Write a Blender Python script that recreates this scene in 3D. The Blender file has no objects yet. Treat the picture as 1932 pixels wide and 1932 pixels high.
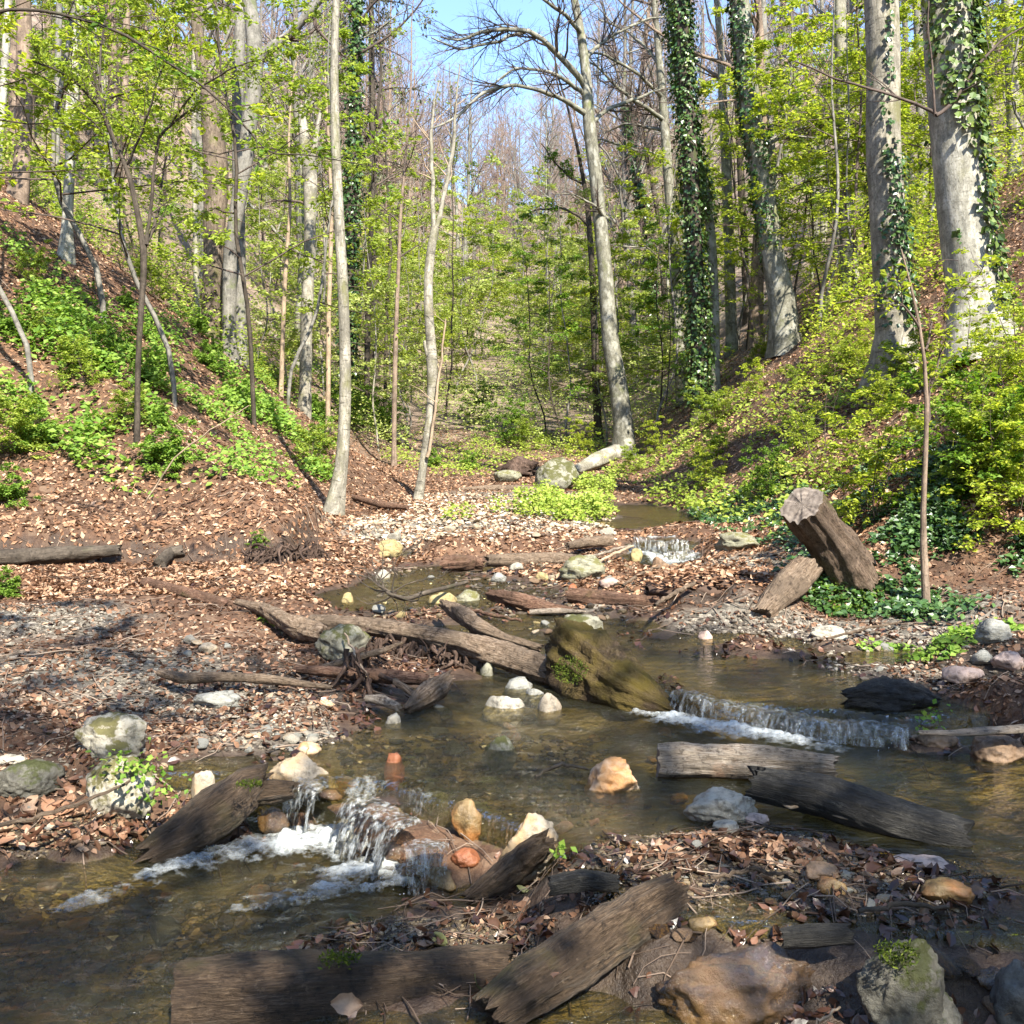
import bpy, math, random
import numpy as np
from mathutils import Vector
random.seed(7)
R = np.random.default_rng(11)
scene = bpy.context.scene
COL = scene.collection

# ------------------------------------------------------------------ camera
CAM_Z, F, HORIZON = 1.5, 1932.0, 850.0
PITCH = math.atan((966.0 - HORIZON) / F)
cam_data = bpy.data.cameras.new('camera')
cam_data.sensor_width = 36.0
cam_data.lens = 36.0
cam_data.clip_start = 0.05
cam_data.clip_end = 1000.0
cam = bpy.data.objects.new('camera', cam_data)
COL.objects.link(cam)
cam.location = (0, 0, CAM_Z)
cam.rotation_euler = (math.radians(90) - PITCH, 0, 0)
scene.camera = cam

# ------------------------------------------------------------------ sky, sun, exposure
SUN_EL, SUN_AZ = 47.0, 24.0          # behind the camera, to its right
world = bpy.data.worlds.new('World')
scene.world = world
world.use_nodes = True
wn = world.node_tree
bg = wn.nodes['Background']
sky = wn.nodes.new('ShaderNodeTexSky')
sky.sky_type = 'NISHITA'
sky.sun_disc = False
sky.sun_elevation = math.radians(SUN_EL)
sky.sun_rotation = math.radians(180 - SUN_AZ)
sky.air_density = 1.0
sky.dust_density = 0.4
sky.ozone_density = 4.0
wn.links.new(sky.outputs[0], bg.inputs[0])
bg.inputs[1].default_value = 0.135
sun_data = bpy.data.lights.new('sun', 'SUN')
sun_data.energy = 5.0
sun_data.angle = math.radians(0.5)
sun_data.color = (1.0, 0.94, 0.83)
sun = bpy.data.objects.new('sun', sun_data)
COL.objects.link(sun)
ce, se = math.cos(math.radians(SUN_EL)), math.sin(math.radians(SUN_EL))
SUNV = np.array([ce * math.sin(math.radians(SUN_AZ)), -ce * math.cos(math.radians(SUN_AZ)), se])
sun.rotation_euler = Vector((-SUNV[0], -SUNV[1], -SUNV[2])).to_track_quat('-Z', 'Y').to_euler()
sun.location = (20, -40, 50)
scene.view_settings.view_transform = 'Standard'
scene.view_settings.look = 'None'
scene.view_settings.gamma = 1.0
scene.view_settings.use_curve_mapping = False
scene.view_settings.exposure = 1.7
scene.cycles.max_bounces = 6
scene.cycles.diffuse_bounces = 3
scene.cycles.glossy_bounces = 3
scene.cycles.transmission_bounces = 3
scene.cycles.transparent_max_bounces = 10
scene.cycles.caustics_reflective = False
scene.cycles.caustics_refractive = False

# ------------------------------------------------------------------ view helpers: a point of the photo -> a point of the place
FWD = np.array([0, math.cos(PITCH), -math.sin(PITCH)])
UPV = np.array([0, math.sin(PITCH), math.cos(PITCH)])
def ray(px, py):
    return FWD + np.array([(px - 966.0) / F, 0, 0]) + UPV * ((966.0 - py) / F)
def P(px, py, d):
    r = ray(px, py)
    return np.array([0, 0, CAM_Z]) + r * (d / r[1])
def Z(px, py, z):
    r = ray(px, py)
    return np.array([0, 0, CAM_Z]) + r * ((z - CAM_Z) / r[2])

# ------------------------------------------------------------------ noise
def _hash(ix, iy, iz):
    with np.errstate(over='ignore'):
        h = (ix.astype(np.uint32) * np.uint32(374761393) + iy.astype(np.uint32) * np.uint32(668265263)
             + iz.astype(np.uint32) * np.uint32(2246822519))
        h = (h ^ (h >> np.uint32(13))) * np.uint32(1274126177)
        h = h ^ (h >> np.uint32(16))
    return h.astype(np.float64) / 4294967295.0
def vnoise(p):
    p = np.asarray(p, float)
    i = np.floor(p).astype(np.int64)
    f = p - i
    u = f * f * (3 - 2 * f)
    r = 0
    for a in (0, 1):
        wa = u[..., 0] if a else 1 - u[..., 0]
        for b in (0, 1):
            wb = u[..., 1] if b else 1 - u[..., 1]
            for c in (0, 1):
                wc = u[..., 2] if c else 1 - u[..., 2]
                r = r + wa * wb * wc * _hash(i[..., 0] + a, i[..., 1] + b, i[..., 2] + c)
    return r * 2 - 1
def fbm(p, octv=4, gain=0.5):
    p = np.asarray(p, float)
    s, a, t = 0, 1.0, 0
    for o in range(octv):
        s = s + a * vnoise(p * (2.03 ** o) + 17.3 * o)
        t += a
        a *= gain
    return s / t
def sstep(a, b, x):
    t = np.clip((x - a) / (b - a), 0, 1)
    return t * t * (3 - 2 * t)

# ------------------------------------------------------------------ terrain
CTRL = [ # (px, py, height): bed of the stream, shoals, shores
 (50,1880,-.2),(250,1900,-.22),(150,1750,-.17),(400,1700,-.16),(600,1650,-.16),(650,1720,-.1),(300,1680,-.12),(60,1660,-.05),(460,1800,-.14),
 (0,1600,.05),(150,1570,.08),(300,1600,-.03),(80,1500,.12),(200,1480,.17),(0,1450,.2),(640,1590,-.12),(500,1610,-.12),
 (620,1770,.0),(760,1780,.012),(880,1760,.022),(950,1740,.015),(800,1830,.02),(560,1760,-.05),(1000,1700,-.02),(900,1710,-.05),(700,1700,-.07),(960,1800,.0),
 (870,1800,.012),(680,1790,.012),
 (1100,1810,-.03),(1000,1925,-.03),
 (700,1450,.08),(900,1450,.07),(1000,1400,.08),(800,1380,.1),(1100,1400,.05),(950,1520,.1),(1100,1530,.11),(640,1470,.09),(1200,1550,.14),
 (560,1500,.13),(700,1505,.13),(780,1565,.11),(850,1590,.1),(980,1600,.12),
 (1080,1610,.2),(1150,1575,.19),(1230,1620,.215),(1150,1600,.205),(1300,1590,.225),(1500,1700,.2),(1580,1690,.205),(1700,1735,.2),(1780,1735,.2),(1250,1740,.19),(1650,1770,.19),(1900,1700,.195),(1450,1600,.235),(1550,1640,.225),(1650,1680,.215),(1350,1650,.215),(1200,1650,.225),(1100,1660,.2),(1750,1700,.205),
 (1300,1700,.2),(1600,1730,.195),(1800,1700,.205),(1880,1740,.19),(1450,1690,.16),(1340,1745,.155),(1700,1780,.16),(1550,1775,.2),
 (1750,1450,.02),(1850,1550,.02),(1880,1640,.05),(1600,1420,.05),(1400,1395,.05),(1700,1590,.1),(1800,1800,.12),(1900,1800,.12),(1300,1500,.09),
 (1400,1785,.15),(1250,1783,.13),(1550,1785,.15),(1700,1800,.14),(1850,1830,.12),
 (500,1430,.2),(400,1480,.2),(450,1380,.24),(550,1350,.22),(620,1390,.19),(650,1330,.2),(690,1360,.17),(300,1380,.26),(200,1400,.27),(0,1350,.3),(560,1420,.18),
 (100,1250,.34),(300,1250,.32),(500,1280,.26),(0,1150,.4),(200,1130,.42),(400,1150,.4),(450,1230,.32),(550,1220,.27),(500,1130,.4),(350,1080,.45),
 (100,1070,.46),(550,1100,.4),(640,1300,.24),(580,1310,.25),
 (850,1290,.175),(950,1290,.13),(720,1260,.24),(1000,1270,.19),(760,1320,.2),(800,1300,.2),(880,1270,.21),(900,1340,.1),(1050,1350,.12),
 (1500,1250,.16),(1350,1230,.18),(1700,1270,.18),(1850,1320,.2),(1400,1290,.22),(1600,1340,.23),(1750,1370,.25),(1300,1300,.24),
 (1650,1210,.31),(1750,1260,.31),(1850,1280,.33),(1800,1210,.4),(1925,1200,.46),(1925,1280,.4),(1600,1170,.33),(1700,1160,.4),(1900,1130,.55),
 (1420,1200,.335),(1500,1195,.345),(1350,1180,.34),(1250,1160,.315),(1540,1195,.34),(1330,1150,.37),
 (1200,1200,.24),(900,1150,.27),(800,1110,.325),(830,1160,.3),(650,1120,.35),(620,1080,.46),(560,1060,.52),(750,1060,.4),(900,1080,.35),(950,1120,.32),(1050,1180,.27),(700,1150,.29),(720,1110,.33),
 (1000,1060,.46),(1100,1075,.44),(1000,1140,.35),(1150,1130,.39),(1300,1110,.5),(1400,1100,.56),(1330,1075,.56),(1440,1120,.5),(1200,1105,.44),
 (1250,1072,.36),(1250,1035,.5),(1230,1000,.54),(1200,975,.58),(1340,990,.7),(1280,985,.58),
 (700,1020,.6),(850,1012,.63),(1000,1012,.63),(1100,1005,.63),(900,980,.67),(1000,960,.71),(800,960,.72),(1100,960,.7),(700,980,.69),(620,990,.72),
 (900,930,.78),(1000,920,.82),(1150,930,.78),(1450,1030,.62),(1400,1010,.66),(1540,1080,.6),(1160,1010,.62)]
CP = np.array([Z(a, b, c) for a, b, c in CTRL])
for a, b, c in ((1150,1900,-.08),(1250,1925,-.09),(1350,1930,-.09),(1450,1930,-.09),(1550,1930,-.08),(1650,1960,-.06),(1800,1960,-.06),(1150,2050,-.1),(1400,2050,-.1),(1700,2050,-.1),(1950,2050,-.1),(800,2050,-.12),(400,2050,-.15)):
    CP = np.vstack([CP, [*Z(a, b, 0)[:2], c]])   # bed of the lowest pool, seen through its surface
def idw(x, y):
    out = np.zeros(x.shape)
    for s in range(0, x.size, 20000):
        xs, ys = x.ravel()[s:s + 20000], y.ravel()[s:s + 20000]
        d2 = (xs[:, None] - CP[None, :, 0]) ** 2 + (ys[:, None] - CP[None, :, 1]) ** 2
        w = 1.0 / (d2 + 0.012) ** 1.9
        out.ravel()[s:s + 20000] = (w * CP[None, :, 2]).sum(1) / w.sum(1)
    return out
GX0, GX1, GY0, GY1, GS = -7.0, 7.0, 0.0, 20.0, 0.04
_gx = np.arange(GX0, GX1 + GS, GS)
_gy = np.arange(GY0, GY1 + GS, GS)
_MX, _MY = np.meshgrid(_gx, _gy)
_IDW = idw(_MX, _MY)
def bed(x, y):
    fx = np.clip((x - GX0) / GS, 0, len(_gx) - 1.001)
    fy = np.clip((y - GY0) / GS, 0, len(_gy) - 1.001)
    ix, iy = fx.astype(int), fy.astype(int)
    tx, ty = fx - ix, fy - iy
    b = (_IDW[iy, ix] * (1 - tx) + _IDW[iy, ix + 1] * tx) * (1 - ty) + (_IDW[iy + 1, ix] * (1 - tx) + _IDW[iy + 1, ix + 1] * tx) * ty
    axis = np.interp(y, [-40, 0, 10, 17, 20, 24, 30, 40, 60, 100, 140, 180, 260], [-1, -.15, .55, .85, 1.0, 1.35, 2.1, 3.6, 7.5, 18, 32, 42, 46])
    w = sstep(13.5, 19, y)
    return b * (1 - w) + axis * w
TOE_L = [(-4.6,-60),(-4.6,2.0),(-4.9,6.5),(-5.2,8.8),(-4.3,9.25),(-3.0,9.4),(-2.05,9.5),(-1.85,10.6),(-1.95,12.5),(-1.75,15),(-1.55,17.5),(-2.0,19.5),(-2.9,23),(-3.2,30),(-3.2,45),(-5,140),(-5,400)]
TOE_R = [(4.4,-60),(4.2,2.0),(4.0,5.0),(3.3,6.4),(2.35,7.1),(2.0,7.6),(2.1,9.0),(2.35,11),(2.2,13),(1.95,16),(2.2,20),(2.7,24),(3.0,30),(3.0,45),(5,140),(5,400)]
def sdist(poly, x, y, side):
    """distance outside a toe line (positive up the bank), side -1 left / +1 right"""
    best = np.full(x.shape, 1e9)
    for (ax, ay), (bx, by) in zip(poly[:-1], poly[1:]):
        dx, dy = bx - ax, by - ay
        t = np.clip(((x - ax) * dx + (y - ay) * dy) / (dx * dx + dy * dy), 0, 1)
        d = np.hypot(x - ax - t * dx, y - ay - t * dy)
        best = np.minimum(best, d)
    py_ = np.array([p[1] for p in poly]); px_ = np.array([p[0] for p in poly])
    if side < 0:
        inside = x < np.interp(y, py_, px_)
    else:
        inside = x > np.interp(y, py_, px_)
    return np.where(inside, best, -best)
def H(x, y, micro=True):
    x = np.asarray(x, float); y = np.asarray(y, float)
    tl = sdist(TOE_L, x, y, -1)
    tr = sdist(TOE_R, x, y, 1)
    h = bed(x, y)
    pl = np.clip(tl, 0, None); pr = np.clip(tr, 0, None)
    cut = 0.22 * sstep(0.0, 0.22, tl) * sstep(6.5, 8.5, y) * (1 - sstep(10.2, 11.5, y)) * (0.5 + 0.8 * np.clip(vnoise(np.stack([x * .9, y * .2, x * 0], -1)) + .4, 0, 1))
    capl = np.where(pl < 26, pl, 26 + 22 * (1 - np.exp(-(pl - 26) / 40)))
    capr = np.where(pr < 26, pr, 26 + 22 * (1 - np.exp(-(pr - 26) / 40)))
    h = h + 0.74 * (np.sqrt(capl ** 2 + .5) - .707) + .10 * np.minimum(capl, 6) + cut
    h = h + 0.60 * (np.sqrt(capr ** 2 + .5) - .707) + .34 * (6 * np.tanh(capr / 6) - .4 * np.tanh(capr / .4))* sstep(5, 9, y)
    if micro:
        q = np.stack([x, y, np.zeros_like(x)], -1)
        bank = np.clip(np.maximum(tl, tr) / 2, 0, 1)
        chan = (1 - np.clip(np.maximum(tl, tr) + 1, 0, 1)) * sstep(4.2, 5.2, y) * (1 - sstep(13, 17, y)) * np.where((x > .9) & (y < 6.2), .15, 1)
        h = h + chan * (0.055 * fbm(q * 2.1 + 3, 3) + .012) + 0.012 * fbm(q * 5.0, 3) + 0.006 * vnoise(q * 23) + bank * (0.09 * fbm(q * .9, 3) + .035 * vnoise(q * 3.1)) \
            + 0.5 * np.clip((np.maximum(tl, tr) - 5) / 15, 0, 1) * fbm(q * .22, 2)
    return h
def h1(x, y):
    return float(H(np.array([x]), np.array([y]))[0])
_TS = np.concatenate([np.linspace(2, 12, 900), np.linspace(12.01, 40, 900), np.linspace(40.05, 120, 500)])
def gp(px, py):
    """where the sight line of a photo point meets the ground"""
    r = ray(px, py)
    pts = np.array([0, 0, CAM_Z]) + r[None] * (_TS / r[1])[:, None]
    g = H(pts[:, 0], pts[:, 1])
    below = np.nonzero(pts[:, 2] < g)[0]
    i = below[0] if len(below) else len(_TS) - 1
    q = pts[i].copy(); q[2] = g[i]
    return q
# ---- water levels: three falls, each a line y = f(x)
def f1(x): return np.interp(x, [-5, -.95, -.62, -.48, -.36, -.22, -.05, .1, .22, .42, 1.3, 3], [4.35, 4.08, 4.02, 3.98, 3.84, 3.72, 3.6, 3.4, 3.1, 2.8, 2.68, 2.5])
def f2(x): return np.interp(x, [-4, -1.45, .14, .4, .81, 1.3, 1.83, 2.4, 4], [7.7, 7.35, 6.1, 5.65, 5.1, 4.86, 4.68, 4.72, 4.9]) + np.where(x > .75, .022 * np.sin(x * 17) + .014 * np.sin(x * 41 + 1), 0)
def f3(x): return 9.85 + 0.06 * np.sin(x * 5) + np.where(x < .7, .35, 0)
def f4(x): return 10.15 + 0.05 * np.sin(x * 7 + 1) + np.where(x < .7, .5, 0)
def W(x, y):
    w = 0.18 * sstep(-.02, .05, y - f1(x)) + 0.08 * sstep(-.02, .05, y - f2(x))
    w = w + np.interp(y, [5, 6.5, 9.6], [0, .025, .145]) + .07 * sstep(-.03, .04, y - f3(x)) + .08 * sstep(-.03, .05, y - f4(x))
    return w + np.interp(y, [10.3, 13, 17], [0, .05, .16])

# ------------------------------------------------------------------ mesh helpers
USED_LABEL = {}
def mk(name, V, faces, mats, parent=None, loc=(0, 0, 0), smooth=True, midx=None, lp=None, attrs=None):
    V = np.asarray(V, np.float32) - np.asarray(loc, np.float32)
    if not isinstance(faces, (list, tuple)): faces = [faces]
    faces = [np.asarray(f, np.int32) for f in faces if len(f)]
    me = bpy.data.meshes.new(name)
    me.vertices.add(len(V)); me.vertices.foreach_set('co', V.ravel())
    nl = sum(f.size for f in faces); nf = sum(len(f) for f in faces)
    me.loops.add(nl); me.polygons.add(nf)
    me.loops.foreach_set('vertex_index', np.concatenate([f.ravel() for f in faces]))
    tot = np.concatenate([np.full(len(f), f.shape[1], np.int32) for f in faces])
    st = np.concatenate([[0], np.cumsum(tot)[:-1]]).astype(np.int32)
    me.polygons.foreach_set('loop_start', st)
    me.polygons.foreach_set('use_smooth', np.full(nf, smooth, bool))
    if midx is not None: me.polygons.foreach_set('material_index', np.asarray(midx, np.int32))
    for m in (mats if isinstance(mats, (list, tuple)) else [mats]): me.materials.append(m)
    if lp is not None:
        a = me.attributes.new('lp', 'FLOAT_VECTOR', 'POINT'); a.data.foreach_set('vector', np.asarray(lp, np.float32).ravel())
    for k, v in (attrs or {}).items():
        a = me.attributes.new(k, 'FLOAT', 'POINT'); a.data.foreach_set('value', np.asarray(v, np.float32).ravel())
    me.update(calc_edges=True)
    o = bpy.data.objects.new(name, me)
    COL.objects.link(o)
    if parent is not None: o.parent = parent
    else: o.location = loc
    return o
def tag(o, label=None, cat=None, group=None, kind=None):
    if label: o['label'] = label
    if cat: o['category'] = cat
    if group: o['group'] = group
    if kind: o['kind'] = kind
    return o
def empty(name, loc, label, cat, group=None):
    o = bpy.data.objects.new(name, None); COL.objects.link(o)
    o.location = [float(c) for c in loc]; o.empty_display_size = .1
    return tag(o, label, cat, group)
def copy_tree(o, parent=None):
    c = o.copy(); COL.objects.link(c)
    if parent is not None: c.parent = parent
    for ch in list(o.children): copy_tree(ch, c)
    return c
def stuff_part(o):
    o['kind'] = 'stuff'; return o
def nrm(v): return v / np.maximum(np.linalg.norm(v, axis=-1, keepdims=True), 1e-9)
def tubes(paths, radii, n):
    """many tubes at once. paths (B,K,3) radii (B,K) -> V, quads, lp"""
    paths = np.asarray(paths, float); radii = np.asarray(radii, float)
    B, K, _ = paths.shape
    T = nrm(np.gradient(paths, axis=1))
    m = nrm(paths[:, -1] - paths[:, 0])
    ref = np.where(np.abs(m[:, 2:3]) > .8, np.array([[1., 0, 0]]), np.array([[0, 0, 1.]]))
    N = nrm(np.cross(T, ref[:, None, :])); Bn = np.cross(T, N)
    a = np.linspace(0, 2 * np.pi, n, endpoint=False)
    ring = radii[:, :, None, None] * (np.cos(a)[None, None, :, None] * N[:, :, None] + np.sin(a)[None, None, :, None] * Bn[:, :, None])
    V = paths[:, :, None] + ring
    al = np.concatenate([np.zeros((B, 1)), np.cumsum(np.linalg.norm(np.diff(paths, axis=1), axis=2), 1)], 1)
    off = R.uniform(0, 9, (B, 1))
    lp = np.stack([np.broadcast_to(np.cos(a), (B, K, n)) * np.maximum(radii[:, :1, None], .01), np.broadcast_to(np.sin(a), (B, K, n)) * np.maximum(radii[:, :1, None], .01),
                   np.broadcast_to((al + off)[:, :, None], (B, K, n))], -1)
    i = np.arange(B * K * n).reshape(B, K, n)
    q = np.stack([i[:, :-1], np.roll(i[:, :-1], -1, 2), np.roll(i[:, 1:], -1, 2), i[:, 1:]], -1).reshape(-1, 4)
    return V.reshape(-1, 3), q, lp.reshape(-1, 3)
class MB:
    def __init__(s): s.V, s.F, s.L, s.n = [], {}, [], 0
    def add(s, V, F, lp=None):
        F = np.asarray(F)
        s.F.setdefault(F.shape[1], []).append(F + s.n)
        s.V.append(V); s.L.append(lp if lp is not None else np.asarray(V)); s.n += len(V)
    def build(s, name, mats, parent=None, loc=(0, 0, 0), smooth=True):
        return mk(name, np.concatenate(s.V), [np.concatenate(f) for f in s.F.values()], mats, parent, loc, smooth, lp=np.concatenate(s.L))
def resample(pts, n):
    pts = np.asarray(pts, float)
    d = np.concatenate([[0], np.cumsum(np.linalg.norm(np.diff(pts[:, :3], axis=0), axis=1))])
    t = np.linspace(0, d[-1], n)
    # Catmull-Rom style smoothing by interpolating then light averaging
    q = np.stack([np.interp(t, d, pts[:, k]) for k in range(pts.shape[1])], 1)
    for _ in range(max(1, n // (3 * len(pts)))):
        q[1:-1] = (q[:-2] + 2 * q[1:-1] + q[2:]) / 4
    return q
def spawn(paths, radii, m, t0, t1, lf, ang, K, rf, up=0.0, wob=.15, flat=1.0, taper=.6, lmin=0.05, rmin=.0015):
    """children of every branch: m each, vectorised"""
    B, K0, _ = paths.shape
    idx = np.repeat(np.arange(B), m); N = len(idx)
    t = R.uniform(t0, t1, N); f = np.clip(t, 0, .999) * (K0 - 1); i = f.astype(int); fr = (f - i)[:, None]
    p = paths[idx, i] * (1 - fr) + paths[idx, i + 1] * fr
    tan = nrm(paths[idx, i + 1] - paths[idx, i])
    pl = np.linalg.norm(np.diff(paths, axis=1), axis=2).sum(1)[idx]
    r = np.maximum((radii[idx, i] * (1 - fr[:, 0]) + radii[idx, i + 1] * fr[:, 0]) * rf, rmin)
    u = nrm(np.cross(tan, R.normal(size=(N, 3))))
    a = np.radians(R.normal(ang, 10, N))[:, None]
    d = np.cos(a) * tan + np.sin(a) * u
    d[:, 2] *= flat; d = nrm(d)
    L = np.maximum(pl * lf * (1 - taper * t) * R.uniform(.55, 1.25, N), lmin)
    out = [p]
    for k in range(K - 1):
        d = d + R.normal(0, wob, (N, 3)); d[:, 2] = d[:, 2] * (1 if flat == 1 else .8) + up
        d = nrm(d)
        out.append(out[-1] + d * (L / (K - 1))[:, None])
    tap = np.linspace(1, .25, K)
    return np.stack(out, 1), r[:, None] * tap[None]
def leaf_mesh(C, D, N, size, wid=.6, fold=.18):
    """kite-shaped folded leaves. C base, D direction, N normal, size (n,)"""
    D = nrm(D); S = nrm(np.cross(D, N)); N = np.cross(S, D)
    s = size[:, None]
    tip = C + D * s
    mid = C + D * s * .45
    l = mid + S * s * wid * .5 + N * s * fold
    r = mid - S * s * wid * .5 + N * s * fold
    V = np.stack([C, r, tip, l], 1).reshape(-1, 3)
    i = np.arange(len(C)) * 4
    F3 = np.concatenate([np.stack([i, i + 1, i + 2], 1), np.stack([i, i + 2, i + 3], 1)])
    return V, F3
def leaf_mesh2(C, D, N, size, wid=.55, fold=.1, curl=.2):
    """rounder leaf with midrib and curl, eight small faces"""
    D = nrm(D); S = nrm(np.cross(D, N)); N = np.cross(S, D)
    s = size[:, None]; m = len(C)
    cu = (curl * R.normal(0, 1, (m, 1))); fo = fold * R.normal(.6, 1, (m, 1)); tw = R.normal(0, .25, (m, 1))
    def pt(u, v):
        h = cu * ((v - .5) ** 2) * 2 + fo * abs(u) * 2 + tw * u * (v - .3)
        return C + D * s * v + S * s * u + N * s * h
    w = wid * .5
    V = np.stack([pt(0, 0), pt(w * .85, .3), pt(w * .9, .62), pt(0, 1.0), pt(-w * .9, .62), pt(-w * .85, .3), pt(0, .32), pt(0, .68)], 1).reshape(-1, 3)
    i = (np.arange(m) * 8)[:, None]
    F3 = np.concatenate([i + np.array([[a, b, c]]) for a, b, c in ((0, 1, 6), (1, 2, 7), (1, 7, 6), (2, 3, 7), (0, 6, 5), (5, 6, 7), (5, 7, 4), (4, 7, 3))])
    return V, F3
def leaf_on(paths, n, size, jit=.03, droop=.0, t0=.1, jn=.55):
    """n leaves along every twig"""
    B, K, _ = paths.shape
    idx = np.repeat(np.arange(B), n); N = len(idx)
    t = R.uniform(t0, 1, N); f = np.clip(t, 0, .999) * (K - 1); i = f.astype(int); fr = (f - i)[:, None]
    p = paths[idx, i] * (1 - fr) + paths[idx, i + 1] * fr
    tan = nrm(paths[idx, i + 1] - paths[idx, i])
    side = nrm(np.cross(tan, np.array([0, 0, 1.]))) * R.choice([-1, 1], N)[:, None]
    d = nrm(tan * R.uniform(.1, 1, (N, 1)) + side * R.uniform(.3, 1, (N, 1)) + np.array([0, 0, -1]) * droop + R.normal(0, .15, (N, 3)))
    nn = nrm(np.array([0, 0, 1.]) + R.normal(0, jn, (N, 3)))
    c = p + R.normal(0, jit, (N, 3))
    return leaf_mesh(c, d, nn, size * R.uniform(.6, 1.3, N), wid=.62)
# ------------------------------------------------------------------ materials
class NT:
    def __init__(s, name):
        s.m = bpy.data.materials.new(name); s.m.use_nodes = True
        s.t = s.m.node_tree; s.t.nodes.clear()
        s.out = s.n('ShaderNodeOutputMaterial')
    def n(s, typ, **kw):
        nd = s.t.nodes.new(typ)
        for k, v in kw.items(): setattr(nd, k, v)
        return nd
    def l(s, a, b): s.t.links.new(a, b)
    def val(s, nd, key, v):
        if isinstance(v, (int, float, tuple, list)): nd.inputs[key].default_value = v
        else: s.l(v, nd.inputs[key])
    def attr(s, name, fac=True):
        a = s.n('ShaderNodeAttribute'); a.attribute_name = name
        return a.outputs['Fac'] if fac else a.outputs['Vector']
    def map(s, vec, scale):
        m = s.n('ShaderNodeMapping'); s.l(vec, m.inputs[0]); m.inputs['Scale'].default_value = scale
        return m.outputs[0]
    def noise(s, vec, scale, detail=4, rough=.55, dist=0):
        n = s.n('ShaderNodeTexNoise'); s.l(vec, n.inputs['Vector'])
        n.inputs['Scale'].default_value = scale; n.inputs['Detail'].default_value = detail
        n.inputs['Roughness'].default_value = rough; n.inputs['Distortion'].default_value = dist
        return n.outputs['Fac']
    def voro(s, vec, scale, out='Color', rnd=1.0):
        n = s.n('ShaderNodeTexVoronoi'); s.l(vec, n.inputs['Vector']); n.inputs['Scale'].default_value = scale
        n.inputs['Randomness'].default_value = rnd
        return n.outputs[out]
    def ramp(s, fac, stops, interp='LINEAR'):
        r = s.n('ShaderNodeValToRGB'); s.l(fac, r.inputs[0]); cr = r.color_ramp; cr.interpolation = interp
        while len(cr.elements) < len(stops): cr.elements.new(.5)
        for e, (p, c) in zip(cr.elements, stops):
            e.position = p; e.color = (c, c, c, 1) if isinstance(c, (int, float)) else (*c, 1)
        return r.outputs[0]
    def mix(s, fac, a, b, mode='MIX'):
        m = s.n('ShaderNodeMix', data_type='RGBA', blend_type=mode)
        s.val(m, 0, fac)
        for k, v in ((6, a), (7, b)):
            if isinstance(v, (tuple, list)): v = (*v, 1)
            s.val(m, k, v)
        return m.outputs[2]
    def math(s, op, a, b=0.0):
        m = s.n('ShaderNodeMath', operation=op); s.val(m, 0, a); s.val(m, 1, b); return m.outputs[0]
    def bump(s, h, strength=.5, dist=.02):
        b = s.n('ShaderNodeBump'); s.l(h, b.inputs['Height']); b.inputs['Strength'].default_value = strength
        b.inputs['Distance'].default_value = dist; return b.outputs[0]
    def pbr(s, col, rough=.8, spec=.3, normal=None):
        p = s.n('ShaderNodeBsdfPrincipled')
        s.val(p, 'Base Color', (*col, 1) if isinstance(col, tuple) else col)
        s.val(p, 'Roughness', rough); s.val(p, 'Specular IOR Level', spec)
        if normal is not None: s.l(normal, p.inputs['Normal'])
        return p.outputs[0]
    def done(s, sh): s.l(sh, s.out.inputs[0]); return s.m
def mat_leaf(name, cols, trans=.4, rough=.55, spec=.25, tint=(1.15, 1.2, .6)):
    t = NT(name)
    g = t.n('ShaderNodeNewGeometry')
    n = len(cols)
    c = t.ramp(g.outputs['Random Per Island'], [(i / max(1, n - 1), cols[i]) for i in range(n)])
    p = t.pbr(c, rough, spec)
    if trans <= 0: return t.done(p)
    tr = t.n('ShaderNodeBsdfTranslucent')
    t.l(t.mix(1.0, c, tint, 'MULTIPLY'), tr.inputs[0])
    mx = t.n('ShaderNodeMixShader'); mx.inputs[0].default_value = trans
    t.l(p, mx.inputs[1]); t.l(tr.outputs[0], mx.inputs[2])
    return t.done(mx.outputs[0])
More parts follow.
